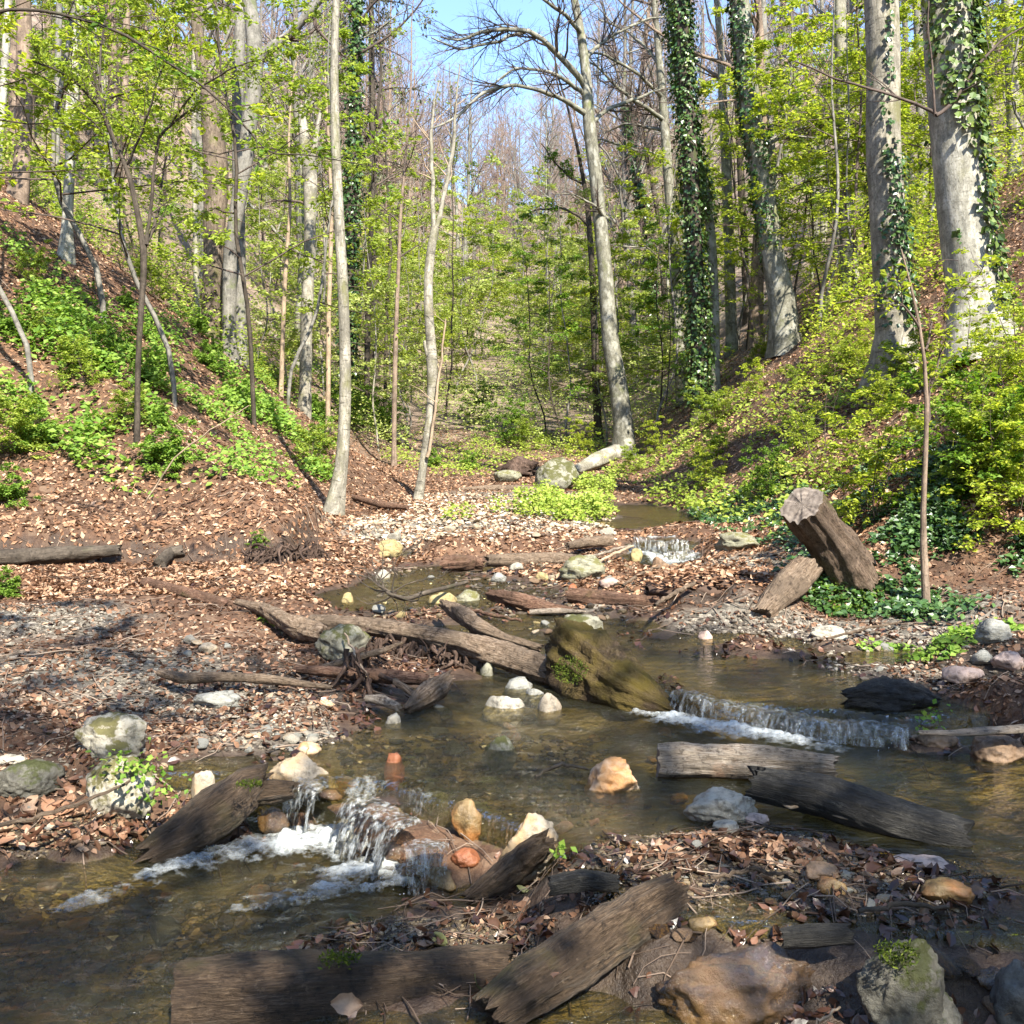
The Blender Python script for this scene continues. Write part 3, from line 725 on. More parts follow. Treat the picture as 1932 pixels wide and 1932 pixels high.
curtain([(765,1615),(800,1612),(845,1612)], .12, .0, 40, .06, .006, 'small splashing fall left of the rust red stone')
curtain([(1268,1310),(1320,1325),(1400,1340),(1480,1352),(1560,1363),(1640,1370),(1715,1376)], .265, .18, 330, .05, .006, 'long low curtain of water pouring over the sunken ledge at right')
curtain([(1195,1018),(1240,1019),(1300,1020)], .62, .5, 55, .05, .010, 'upper step of the far cascade in dark red leaves')
curtain([(1205,1040),(1250,1042),(1310,1042)], .51, .41, 60, .06, .010, 'lower step of the far cascade above the leafy ledge')
# ------------------------------------------------------------------ trees
def tube_rough(path4, n=16, amp=.05, freq=3.0, lobes=0.0, seed=0.0, flare=0.0):
    """one trunk as a closed-up tube with uneven girth; path4 rows x,y,z,r"""
    K = len(path4)
    V, q, lp = tubes(path4[None, :, :3], path4[None, :, 3], n)
    c = np.repeat(path4[:, :3], n, 0); r = np.repeat(path4[:, 3], n)
    d = V - c
    s = 1 + amp * fbm(V * freq + seed, 3) + amp * .6 * vnoise(np.stack([lp[:, 0] / np.maximum(r, .01) * 2, lp[:, 1] / np.maximum(r, .01) * 2, lp[:, 2] * .8], -1) + seed)
    if flare:
        hz = np.clip(1 - (V[:, 2] - path4[0, 2] - .1) / .6, 0, 1) ** 2
        a = np.arctan2(d[:, 1], d[:, 0])
        s = s + flare * hz * (.6 + .5 * np.sin(a * 3 + seed) + .3 * np.sin(a * 5 + 2 * seed))
    return c + d * s[:, None], q, lp
def px_path(d, pts, snap=True, top=None, dd=0.0):
    """trunk through photo points (px,py,width px) at depth d"""
    out = []
    for k, (px, py, w) in enumerate(pts):
        dk = d + dd * k / max(1, len(pts) - 1)
        p = P(px, py, dk); out.append([*p, w * dk / F / 2])
    out = np.array(out)
    if snap:
        g = h1(out[0, 0], out[0, 1])
        if out[1, 2] < g: out = out[1:]
        out[0, 2] = min(out[0, 2], h1(out[0, 0], out[0, 1])) - .12
        if out[0, 2] < g - .15 or True: out[0, 2] = h1(out[0, 0], out[0, 1]) - .12
    if top:
        dirv = out[-1, :3] - out[-2, :3]; dirv = dirv / np.linalg.norm(dirv); dirv[2] = max(dirv[2], .8)
        h = top - (out[-1, 2] - out[0, 2]); r0 = out[-1, 3]
        for f in (.25, .5, .75, 1.0):
            out = np.vstack([out, [*(out[-1, :3] + dirv * h * .25 + R.normal(0, .08, 3)), r0 * (1 - .85 * f)]])
    return out
def build_trunk(root, loc, p4, mat, n=16, amp=.05, flare=.5, name='trunk', cap=False):
    L = np.linalg.norm(np.diff(p4[:, :3], axis=0), axis=1).sum()
    q4 = resample(p4, int(np.clip(L / .22, 8, 70)))
    V, q, lp = tube_rough(q4, n, amp, seed=R.uniform(0, 50), flare=flare)
    o = mk(name, V, q, mat, root, loc, lp=lp)
    return q4, o
def crown(root, loc, q4, t0, m=(16, 6, 6), lf=(.33, .5, .5), mat='twig', ang=55, up=.04, name='crown', maxr=.5, leaves=None, flat=1.0):
    mb = MB()
    b = (q4[None, :, :3], q4[None, :, 3])
    l1 = spawn(*b, m[0], t0, .99, lf[0], ang, 7, maxr, up=up, wob=.16, flat=flat)
    l2 = spawn(*l1, m[1], .2, 1, lf[1], 48, 5, .55, up=.02, wob=.2, flat=flat)
    l3 = spawn(*l2, m[2], .15, 1, lf[2], 45, 4, .6, up=.03, wob=.25, rmin=.002, flat=flat)
    mb.add(*tubes(*l1, 5)); mb.add(*tubes(*l2, 4)); mb.add(*tubes(*l3, 3))
    o = stuff_part(mb.build(name, M[mat], root, loc))
    if leaves:
        n, size, lm = leaves
        V, f = leaf_on(l3[0], n, size)
        stuff_part(mk('foliage', V, f, M[lm], root, loc, smooth=False))
    return l1, l2, l3
def ivy(root, loc, q4, n, size, t0, t1, cover, mat='ivy', thick=.06, ang=None, name='ivy'):
    s = R.uniform(t0, t1, n * 3); f = s * (len(q4) - 1.001); i = f.astype(int); fr = (f - i)[:, None]
    c = q4[i] * (1 - fr) + q4[i + 1] * fr
    a = R.uniform(-np.pi, np.pi, n * 3)
    ce_ = np.stack([np.cos(a), np.sin(a), 0 * a], -1)
    key = fbm(np.stack([np.cos(a) * 1.3, np.sin(a) * 1.3, c[:, 2] * .8], -1) + 31.0 + 7 * loc[0], 4)
    thr = cover(s, a) if callable(cover) else cover
    ok = key + R.normal(0, .06, n * 3) < thr * 1.1 - .5
    c, ce_ = c[ok][:n], ce_[ok][:n]; m = len(c)
    off = c[:, 3:4] * 1.04 + np.abs(R.normal(0, thick, (m, 1))) * .7
    pos = c[:, :3] + ce_ * off
    D = np.stack([R.normal(0, .5, m), R.normal(0, .5, m), R.uniform(-1, -.2, m)], -1) + ce_ * .3
    N = ce_ + np.array([0, 0, .5]) + R.normal(0, .3, (m, 3))
    V, F3 = leaf_mesh(pos, D, N, size * R.uniform(.6, 1.35, m), .85, .08)
    # climbing stems under the leaves
    stuff_part(mk(name, V, F3, M[mat], root, loc, smooth=False))
def tree(name, label, cat, d, pts, mat, top=None, group=None, n=16, amp=.05, flare=.5, dd=0.0, cr=None, limbs=(), ivys=(), limb_mat='twig', stub=False):
    p4 = px_path(d, pts, top=top, dd=dd)
    loc = p4[0, :3].copy(); loc[2] += .12
    root = empty(name, loc, label, cat, group)
    q4, tr = build_trunk(root, loc, p4, M[mat], n, amp, flare)
    for lb in limbs:
        b4 = px_path(lb[0], lb[1], snap=False, dd=lb[2] if len(lb) > 2 else 0)
        b4 = resample(b4, 22)
        b4[1:, :3] += .05 * np.stack([fbm(b4[1:, :3] * 2.0, 3), fbm(b4[1:, :3] * 2.0 + 9, 3), fbm(b4[1:, :3] * 2.0 + 5, 3)], -1)
        V, q, lp = tube_rough(b4, 8, .08, 6.0)
        bo = mk('branch', V, q, M[lb[3] if len(lb) > 3 else mat], root, loc, lp=lp)
        bo.parent = root
        tw = lb[4] if len(lb) > 4 else (20, 8)
        if tw:
            mb = MB()
            s1 = spawn(b4[None, :, :3], b4[None, :, 3], tw[0], .12, 1, .42, 38, 7, .42, up=.015, wob=.13, taper=.5, rmin=.004)
            s2 = spawn(*s1, tw[1], .15, 1, .5, 42, 5, .55, up=.01, wob=.16, rmin=.003)
            s3 = spawn(*s2, 3, .2, 1, .5, 40, 3, .7, wob=.2, rmin=.0022)
            mb.add(*tubes(*s1, 4)); mb.add(*tubes(*s2, 3)); mb.add(*tubes(*s3, 3))
            tw_o = mb.build('twigs', M[limb_mat], root, loc)
            tw_o.parent = bo; stuff_part(tw_o)
            if len(lb) > 5:
                V, f = leaf_on(np.concatenate([s2[0]]), lb[5][0], lb[5][1])
                lo = mk('foliage', V, f, M[lb[5][2]], root, loc, smooth=False); lo.parent = bo; stuff_part(lo)
    if cr: crown(root, loc, q4, **cr)
    for iv in ivys: ivy(root, loc, q4, **iv)
    return root, q4
CB = dict(t0=.45, m=(16, 6, 5), lf=(.22, .5, .5))          # bare crown of a tall tree
# --- right of the stream
tree('beech_tree', 'smooth grey beech arching bare branches left over the stream bend, just right of centre', 'tree', 24,
     [(1180,858,46),(1176,800,38),(1164,711,35),(1151,643,31),(1141,500,27),(1124,333,25),(1111,233,23),(1107,150,19),(1097,67,16),(1084,0,14)], 'beech', top=21, cr=dict(CB, t0=.55),
     limbs=[(24, [(1104,165,13),(1090,140,12),(1071,123,11),(1055,105,11),(1037,88,10),(1018,68,9),(997,57,9),(954,52,8),(911,57,7),(871,77,5),(831,70,3)], -2),
            (24, [(997,57,7),(965,66,6),(940,76,6),(911,83,5),(864,93,4),(815,72,2.5)], -2.5),
            (24, [(1107,216,12),(1088,205,11),(1071,193,9),(1048,180,8),(1024,172,8),(985,163,7),(951,160,7),(904,181,6),(864,222,5),(811,243,3)], -2.5),
            (24, [(1102,177,9),(1080,160,8),(1061,147,7),(1030,133,6),(997,128,5),(964,134,4),(925,165,3)], -1.5),
            (24, [(1112,235,8),(1150,205,7),(1190,190,6),(1240,170,4),(1290,165,3)], 1.5),
            (24, [(1105,110,8),(1130,85,7),(1165,60,6),(1215,38,4),(1270,28,3)], 2),
            (24, [(1097,66,9),(1075,35,8),(1040,10,6),(1000,-20,5),(940,-40,3)], -2),
            (24, [(1145,412,8),(1130,395,6),(1110,380,4),(1085,365,3),(1050,368,2)], -1)])
tree('beech_tree', 'grey beech with fan of rising limbs, left of the ivy wrapped trunk', 'tree', 27,
     [(1290,600,26),(1277,567,22),(1271,467,20),(1261,333,18),(1254,233,17),(1247,150,14),(1237,33,11),(1233,0,10)], 'beech', top=23, cr=dict(CB),
     limbs=[(27, [(1254,228,9),(1230,210,8),(1211,197,7),(1164,167,6),(1127,127,4),(1090,105,2)], -2), (27, [(1249,185,8),(1225,160,7),(1204,140,6),(1144,103,5),(1100,95,3)], -2),
            (27, [(1255,297,7),(1225,289,6),(1194,283,5),(1160,268,4),(1120,262,2)], -2), (27, [(1243,120,7),(1215,85,6),(1180,55,5),(1130,35,3)], 1),
            (27, [(1257,250,7),(1220,238,5),(1180,232,4),(1140,250,3)], 1.5)])
r_, q_ = tree('ivy_clad_tree', 'dark trunk wrapped in ivy from base to top, tallest ivy column', 'tree', 22,
     [(1322,738,34),(1318,600,32),(1308,450,31),(1302,300,29),(1292,150,26),(1283,0,24)], 'dark', top=20, cr=dict(CB),
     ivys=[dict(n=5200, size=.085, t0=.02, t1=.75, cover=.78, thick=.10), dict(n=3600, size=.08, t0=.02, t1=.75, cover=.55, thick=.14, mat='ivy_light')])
tree('ivy_clad_tree', 'pale slender trunk whose top half is bushy with ivy, tight against the tallest ivy column', 'tree', 22.6,
     [(1352,620,20),(1348,567,18),(1342,450,18),(1336,380,17),(1290,200,15),(1270,60,12),(1264,0,12)], 'beech', top=17,
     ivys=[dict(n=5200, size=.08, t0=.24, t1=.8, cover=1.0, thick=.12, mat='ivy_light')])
tree('ivy_clad_tree', 'stout grey beech speckled with ivy leaves, its left side ivy covered high up', 'tree', 21,
     [(1485,600,56),(1475,560,48),(1455,467,42),(1438,333,40),(1421,250,37),(1408,133,36),(1395,0,36)], 'beech', top=22, cr=dict(CB),
     ivys=[dict(n=3600, size=.075, t0=.06, t1=.5, cover=lambda s, a: .36 + .5 * sstep(.10, .22, s) * (np.cos(a) < .3), thick=.035)],
     limbs=[(21, [(1446,268,7),(1480,250,6),(1530,237,5),(1570,238,4),(1600,245,3)], .5), (21, [(1447,275,6),(1470,262,5),(1500,255,4),(1540,262,3)], -.5)])
r7, q7 = tree('beech_tree', 'large pale beech with scattered ivy leaves, second trunk from right', 'tree', 13,
     [(1694,668,84),(1690,600,72),(1684,547,69),(1674,400,64),(1668,300,61),(1665,230,60),(1668,110,60),(1662,0,59)], 'pale', top=24, n=22, cr=dict(CB),
     ivys=[dict(n=1100, size=.065, t0=.03, t1=.32, cover=lambda s, a: .26 + .26 * (np.abs(a + 1.2) < .5), thick=.03),
           dict(n=800, size=.065, t0=.03, t1=.12, cover=lambda s, a: .66 * (np.abs(a + 1.1) < .75), thick=.05)])
r8, q8 = tree('beech_tree', 'thickest pale beech at far right with lush ivy climbing its right side', 'tree', 11.5,
     [(1858,640,118),(1845,575,104),(1833,520,97),(1811,333,90),(1795,167,88),(1785,0,86)], 'white', top=23, n=24, cr=dict(CB),
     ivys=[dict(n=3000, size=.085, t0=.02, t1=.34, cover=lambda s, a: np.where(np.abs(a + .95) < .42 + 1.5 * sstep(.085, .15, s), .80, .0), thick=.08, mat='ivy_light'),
           dict(n=900, size=.07, t0=.02, t1=.2, cover=lambda s, a: np.where(np.abs(a + .6) < .5, .8, .0), thick=.05)],
     limbs=[(11.2, [(1768,216,7),(1735,200,6),(1705,190,6),(1640,172,5),(1560,140,4),(1500,118,2.5)], .3, 'twig', (9, 3)), (11.1, [(1766,218,7),(1790,200,7),(1815,172,6),(1850,120,5),(1890,75,4),(1940,48,3)], .2, 'twig', (7, 3)),
            (11.2, [(1764,220,5),(1757,160,4),(1757,80,3),(1753,0,2.5)], 0, 'twig', (4, 2))])
for pts, d, mat, lab, tp in [
    ([(1612,560,36),(1605,547,34),(1598,400,30),(1591,233,26),(1588,120,24),(1584,0,22)], 24, 'pale', 'pale trunk half hidden by yellow leaves, left of the large pale beech', 20),
    ([(1382,620,22),(1376,480,20),(1371,333,19),(1364,200,16),(1359,80,13),(1352,0,11)], 28, 'beech', 'grey beech with dark branches fanning left, right of the tallest ivy column', 22),
    ([(1412,560,15),(1401,400,14),(1392,200,12),(1386,0,10)], 31, 'dark', 'thin dark trunk just left of the stout speckled beech', 20),
    ([(1470,520,18),(1462,400,18),(1448,200,17),(1440,60,15),(1438,0,14)], 27, 'greybark', 'straight grey trunk close behind the stout speckled beech', 22),
    ([(1745,420,18),(1738,250,17),(1734,100,16),(1730,0,15)], 30, 'greybark', 'shaded grey trunk in the gap between the two big pale beeches', 20),
    ([(1918,260,24),(1908,120,22),(1900,0,20)], 24, 'pale', 'pale trunk at the top right edge of the picture', 18),
    ([(1720,420,12),(1712,220,11),(1708,60,10),(1706,0,9)], 36, 'greybark', 'thin grey trunk just right of the large pale beech', 18),
    ([(1540,560,11),(1536,400,11),(1530,200,10),(1520,0,9)], 36, 'greybark', 'thin grey trunk behind yellow leaves, right of the stout speckled beech', 18),
    ([(1260,560,10),(1245,420,10),(1222,300,9),(1190,190,6)], 38, 'dark', 'leaning dark stem far back left of the fan limbed beech', 14)]:
    tree('woodland_tree', lab, 'tree', d, pts, mat, top=tp, cr=dict(CB, m=(14, 6, 5)))
tree('ivy_clad_tree', 'thin leaning ivy clad trunk far back, between the centre beech and the fan limbed beech', 'tree', 36, [(1236,560,13),(1228,470,13),(1212,390,12),(1200,340,11)], 'dark', top=10,
     ivys=[dict(n=2200, size=.11, t0=.1, t1=.95, cover=.95, thick=.12)])
tree('woodland_tree', 'dark twin stem standing just left of the centre beech', 'tree', 27, [(1130,850,16),(1126,760,15),(1122,640,14),(1117,500,12),(1108,380,9),(1090,280,6),(1068,190,4)], 'dark', top=11,
     limbs=[(27, [(1112,430,6),(1090,405,5),(1055,390,4),(1010,395,3),(985,408,2)], 0, 'dark', (10, 4), (7, .10, 'leaf_mid')), (27, [(1104,350,5),(1080,340,4),(1050,310,3),(1020,270,2)], 0, 'dark', (10, 4), (7, .10, 'leaf_mid'))])
# --- left of the stream
tree('birch_tree', 'slim pale trunk rising alone from the left bank foot', 'tree', 12.3,
     [(622,976,44),(634,940,30),(645,880,25),(650,800,23),(652,720,22),(648,560,20),(640,420,19),(632,250,17),(630,120,15),(634,0,13)], 'pale', top=13, flare=.3, cr=dict(CB, t0=.6, m=(12, 5, 4)))
tree('dead_tree', 'thin bare forked trunk of bleached wood, leaning beside the gravel bar', 'tree', 16,
     [(788,926,17),(799,870,15),(811,794,17),(815,740,18),(817,694,22),(814,655,19),(809,600,18),(807,533,17),(814,460,17),(821,430,14)], 'pale', flare=.3, amp=.14,
     limbs=[(16, [(819,440,10),(815,417,9),(814,340,8),(814,260,7),(818,200,4),(828,150,2)], 0, 'pale', (7, 3)), (16, [(821,434,10),(827,408,9),(841,350,8),(857,260,6),(861,187,4),(866,120,2)], 0, 'pale', (7, 3)),
            (16, [(816,690,12),(807,662,10),(800,640,6)], 0, 'pale', None), (15.9, [(806,862,7),(818,800,6),(829,720,5),(836,660,4),(842,600,3)], 0, 'twig_pale', (5, 3))], limb_mat='twig_pale')
tree('old_tree', 'old rough barked trunk with a dark hollow on its right side', 'tree', 19,
     [(396,640,42),(401,560,38),(404,467,37),(407,380,42),(409,320,46),(402,270,40),(392,180,24),(376,90,20),(367,0,18)], 'rough', top=16, amp=.16, flare=.4, cr=dict(CB, m=(10, 5, 4)))
tree('forked_tree', 'leaning grey tree forking wide at the top, right of the old hollow trunk', 'tree', 18.6,
     [(428,500,26),(434,470,25),(447,400,27),(463,300,29),(476,190,30),(482,110,32),(476,40,27),(470,0,25)], 'greybark', top=15, cr=dict(CB, m=(12, 5, 4)),
     limbs=[(18.6, [(484,125,22),(500,98,20),(520,84,19),(540,72,18),(562,45,17),(587,17,16),(620,-20,14)], 0, 'greybark', (8, 5)), (18.6, [(587,17,9),(600,55,6),(625,85,5),(650,110,3)], 0, 'twig', (6, 4))])
tree('woodland_tree', 'upright grey stem just behind the fork of the leaning grey tree', 'tree', 20, [(452,420,22),(448,250,22),(450,100,22),(456,0,20)], 'greybark', top=17, cr=dict(CB, m=(10, 5, 4)))
tree('broken_tree', 'mottled broken trunk splitting into two bleached stubs, left of the slim pale trunk', 'tree', 21,
     [(573,665,24),(578,600,22),(583,500,22),(585,400,23),(585,340,26),(580,290,26),(572,240,18),(567,200,11)], 'pale', amp=.16, flare=.3,
     limbs=[(21, [(586,320,14),(594,280,12),(600,240,9),(604,215,6)], 0, 'pale', (4, 3)), (21, [(588,390,6),(570,383,5),(540,378,4),(500,380,2)], 0, 'twig', (5, 3))])
tree('woodland_tree', 'tall brown trunk near the left edge with scarred smooth bark', 'tree', 17, [(22,450,38),(32,400,33),(40,340,31),(44,280,29),(47,167,28),(45,60,26),(45,0,25)], 'brownbark', top=19, cr=dict(CB, m=(12, 5, 4)))
tree('birch_tree', 'white barked trunk standing right of the tall brown trunk', 'tree', 16, [(122,495,26),(126,450,21),(129,380,19),(132,300,19),(138,200,19),(144,100,18),(148,0,17)], 'white', top=15, cr=dict(CB, t0=.55, m=(12, 5, 4)),
     limbs=[(15.95, [(127,320,9),(126,260,8),(128,200,7),(131,140,5)], 0, 'white', None)])
tree('birch_tree', 'thin white trunk cut by the left edge of the picture', 'tree', 19, [(-8,420,16),(0,250,15),(8,140,14),(14,40,14),(16,0,13)], 'white', top=14, cr=dict(CB, m=(10, 5, 4)))
for pts, d, mat, lab, tp in [
    ([(108,400,14),(106,300,13),(108,180,12),(112,0,11)], 24, 'greybark', 'thin grey trunk showing left of the white barked trunk', 17),
    ([(240,420,15),(238,300,14),(236,180,13),(240,0,12)], 25, 'brownbark', 'brown trunk behind the leafy sapling crowns at upper left', 18),
    ([(370,520,11),(368,380,10),(366,250,9),(366,120,9)], 24, 'pale', 'pale thin pole left of the old hollow trunk', 13),
    ([(655,640,22),(657,560,22),(660,450,22),(664,330,20),(668,200,16),(672,60,12)], 27, 'dark', 'ivy covered dark trunk just right of the slim pale trunk', 16),
    ([(690,690,12),(694,600,11),(697,500,11),(702,400,9),(706,300,7)], 27, 'dark', 'dark thin stem right of the slim pale trunk, leaning slightly', 12),
    ([(742,810,9),(745,700,9),(748,600,8),(752,500,7),(756,400,6)], 22, 'brownbark', 'thin brown sapling stem left of the forked dead trunk', 11),
    ([(617,670,9),(620,600,9),(623,500,8),(626,400,7)], 23, 'twig_pale', 'pale whip thin stem just left of the slim pale trunk', 10),
    ([(528,640,9),(536,560,8),(541,480,7),(548,390,6)], 22, 'twig_pale', 'pale slender stem left of the mottled broken trunk', 9),
    ([(724,650,7),(730,560,7),(738,470,6),(733,380,5)], 30, 'dark', 'far slim dark stem between the two thin brown stems', 11)]:
    rt, q4 = tree('woodland_tree', lab, 'tree', d, pts, mat, top=tp, cr=dict(t0=.4, m=(12, 5, 4), lf=(.22, .5, .5), leaves=(3, .075, 'leaf_bright') if d in (22, 23, 30) else None))
    if 'ivy covered' in lab: ivy(rt, rt.location, q4, 4200, .1, .03, .8, 1.0, 'ivy', .12)
tree('sapling_tree', 'dark crooked sapling forking low over the left slope, its crown full of bright leaves', 'tree', 11,
     [(256,750,11),(260,680,10),(268,560,11),(274,470,13),(268,440,11),(256,400,9),(252,350,9),(240,310,9),(228,290,8),(212,262,8),(200,236,7),(192,190,5),(180,150,4),(160,90,3)], 'dark', flare=.2, amp=.1,
     limbs=[(11, [(276,462,9),(280,425,7),(284,380,7),(292,310,6),(300,262,6),(322,238,5),(360,210,4),(400,190,3)], 0, 'dark', (12, 5), (11, .045, 'leaf_bright')),
            (11, [(274,465,8),(290,430,6),(302,380,5),(312,325,4),(318,290,3)], .6, 'dark', (8, 4), (7, .055, 'leaf_bright')),
            (11, [(212,262,6),(190,210,5),(150,160,5),(110,130,4),(60,110,3)], -.6, 'dark', (12, 5), (11, .045, 'leaf_bright')),
            (11, [(200,236,6),(190,160,5),(192,80,4),(200,10,3),(205,-60,2)], .3, 'dark', (12, 5), (11, .045, 'leaf_bright')),
            (11, [(240,310,5),(270,240,4),(300,150,3),(330,70,2)], -.5, 'dark', (11, 5), (11, .045, 'leaf_yellow')),
            (11, [(322,238,4),(370,170,3.5),(430,130,3),(490,110,2)], -.8, 'dark', (11, 5), (11, .045, 'leaf_bright'))])
tree('sapling_tree', 'knobbly thin sapling curving up from the dark ivy, right of the leaning stump', 'tree', 7,
     [(1752,1045,16),(1742,1020,13),(1738,1000,11),(1742,940,9),(1747,860,9),(1750,780,8),(1748,700,7),(1738,620,6),(1722,550,5),(1700,470,3)], 'brownbark', flare=.2, amp=.12,
     limbs=[(7, [(1748,800,6),(1756,740,5),(1768,680,4),(1790,610,3)], .2, 'twig', (8, 4), (5, .05, 'leaf_yellow')), (7, [(1745,660,5),(1770,600,4),(1810,550,3),(1850,520,2)], .3, 'twig', (8, 4), (5, .05, 'leaf_yellow')),
            (7, [(1735,620,5),(1700,580,4),(1650,560,3),(1590,570,2)], -.2, 'twig', (8, 4), (5, .05, 'leaf_yellow'))])

# --- kinds that repeat: bare wood and leafy understorey
def proto_bare(h, seed, mt, twig='bud', nl=24):
    root = empty('bare_tree', (0, 0, 0), 'x', 'tree')
    z = np.linspace(-.3, h, 9)
    p4 = np.stack([R.normal(0, .12, 9).cumsum() * .6, R.normal(0, .12, 9).cumsum() * .6, z, np.linspace(.17, .025, 9) * h / 17], 1)
    p4[:2, :2] = 0
    q4 = resample(p4, 26)
    V, q, lp = tube_rough(q4, 8, .05, flare=.4)
    mk('trunk', V, q, M[mt], root, (0, 0, 0), lp=lp)
    l1 = spawn(q4[None, :, :3], q4[None, :, 3], nl, .22, 1, .34, 50, 6, .5, up=.07, wob=.16, taper=.55)
    l2 = spawn(*l1, 7, .15, 1, .5, 45, 5, .55, up=.05, wob=.2)
    l3 = spawn(*l2, 5, .15, 1, .5, 45, 4, .6, up=.04, wob=.25, rmin=.004)
    l4 = spawn(*l3, 6, .1, 1, .7, 45, 3, .8, up=.04, wob=.22, rmin=.0042)
    mb = MB(); mb.add(*tubes(*l1, 4)); mb.add(*tubes(*l2, 3)); stuff_part(mb.build('branches', M[mt], root))
    mb = MB(); mb.add(*tubes(*l3, 3)); mb.add(*tubes(*l4, 3)); stuff_part(mb.build('crown', M[twig], root))
    return root
def proto_leafy(h, lm, mt, nb=20, leaf=.07, per=11, spread=.42, stems=1, t0=.22):
    root = empty('leafy_sapling', (0, 0, 0), 'x', 'tree')
    mbt, mbb = MB(), MB(); VL = []
    for s in range(stems):
        K = 9
        ang = R.uniform(0, 6.28); lean = (.06 if stems == 1 else R.uniform(.15, .45))
        z = np.linspace(-.1, h * (1 if stems == 1 else R.uniform(.6, 1)), K)
        wob = R.normal(0, .038 * h, (K, 2)).cumsum(0) * .5; wob[:2] = 0
        p4 = np.stack([z * lean * np.cos(ang) + wob[:, 0], z * lean * np.sin(ang) + wob[:, 1], z, np.linspace(.0062, .0015, K) * h ** .9 * (1 if stems == 1 else .6)], 1)
        q4 = resample(p4, 18)
        V, q, lp = tube_rough(q4, 6, .06); mbt.add(V, q, lp)
        l1 = spawn(q4[None, :, :3], q4[None, :, 3], nb, t0, 1, spread, 68, 6, .5, up=.03, wob=.14, flat=.55, taper=.65, rmin=.003)
        l2 = spawn(*l1, 6, .2, 1, .45, 45, 4, .6, up=0, wob=.15, flat=.35, rmin=.002)
        mbb.add(*tubes(*l1, 3)); mbb.add(*tubes(*l2, 3))
        V, f = leaf_on(l2[0], per, leaf, jit=leaf * .35, droop=.15); VL.append((V, f))
    mbt.build('trunk', M[mt], root); stuff_part(mbb.build('branches', M['twig'], root))
    mb = MB()
    for V, f in VL: mb.add(V, f)
    o = stuff_part(mk('foliage', np.concatenate(mb.V), [np.concatenate(x) for x in mb.F.values()], M[lm], root, smooth=False))
    return root
BARE = [proto_bare(17, 1, 'greybark'), proto_bare(15, 2, 'beech'), proto_bare(18, 3, 'brownbark'), proto_bare(13, 4, 'pale', nl=18)]
FARBARE = [proto_bare(16, 5, 'greybark', nl=36), proto_bare(15, 6, 'brownbark', nl=36)]
LEAFY = {'yellow': [proto_leafy(5, 'leaf_yellow', 'greybark', 24, .058, 28), proto_leafy(4.5, 'leaf_yellow', 'twig', 22, .055, 28)],
         'bright': [proto_leafy(5, 'leaf_bright', 'greybark', 24, .058, 28), proto_leafy(5.5, 'leaf_bright', 'dark', 22, .06, 26)],
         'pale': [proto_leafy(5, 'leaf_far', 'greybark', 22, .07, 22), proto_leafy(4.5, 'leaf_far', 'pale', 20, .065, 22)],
         'mid': [proto_leafy(4.5, 'leaf_mid', 'dark', 22, .06, 26)]}
BUSH = {'yellow': [proto_leafy(1.7, 'leaf_yellow', 'twig', 9, .042, 10, .5, 4, .1), proto_leafy(1.3, 'leaf_yellow', 'twig', 9, .048, 11, .55, 5, .1)],
        'bright': [proto_leafy(1.4, 'leaf_bright', 'twig', 10, .055, 11, .5, 5, .1)],
        'herb': [proto_leafy(.8, 'leaf_herb', 'twig', 9, .06, 12, .6, 6, .1)],
        'mid': [proto_leafy(1.4, 'leaf_mid', 'twig', 10, .055, 11, .5, 5, .1)]}
_used = set()
def put(protos, x, y, s, label, group, name, cat='tree', sink=.05, lean=0.0, z=None):
    k = R.integers(len(protos)); p = protos[k]
    if id(p) in _used: o = copy_tree(p)
    else: o = p; _used.add(id(p))
    o.name = name
    o.location = (x, y, (h1(x, y) if z is None else z) - sink)
    o.rotation_euler = (R.normal(0, .03) + 0, R.normal(0, .03) + lean, R.uniform(0, 6.28))
    o.scale = (s * R.uniform(.9, 1.1), s * R.uniform(.9, 1.1), s)
    o['label'] = label; o['category'] = cat
    if group: o['group'] = group
    return o
pts = []
tries = 0
while len(pts) < 220 and tries < 12000:
    tries += 1
    y = R.uniform(26, 150); x = R.uniform(-.56 * y - 6, .56 * y + 6)
    ax = np.interp(y, [26, 60, 120], [0.6, .5, .4])
    if y < 55 and -3.2 < x - ax < 3.0: continue
    if y < 46 and abs(x / y + .035) < .055: continue
    if any((x - a) ** 2 + (y - b) ** 2 < (1.6 + .012 * y) ** 2 for a, b in pts): continue
    pts.append((x, y))
ORD = ['nearest', 'second', 'third', 'fourth', 'fifth', 'sixth', 'seventh', 'eighth', 'ninth', 'tenth', 'eleventh', 'twelfth', 'thirteenth', 'fourteenth', 'fifteenth', 'sixteenth', 'seventeenth', 'eighteenth']
def by_place(objs, marks, what, how):
    """labels counting outwards from the viewer in front of a landmark"""
    cols = {}
    for o in objs:
        px = 966 + 1932 * o.location.x / o.location.y
        k = min(range(len(marks)), key=lambda i: abs(marks[i][0] - px))
        cols.setdefault(k, []).append(o)
    for k, L in cols.items():
        for i, o in enumerate(sorted(L, key=lambda o: o.location.y)):
            o['label'] = f'{ORD[min(i, 17)]} {what} {how} {marks[k][1]}'
NEARW = {'left': [], 'right': [], 'centre': []}
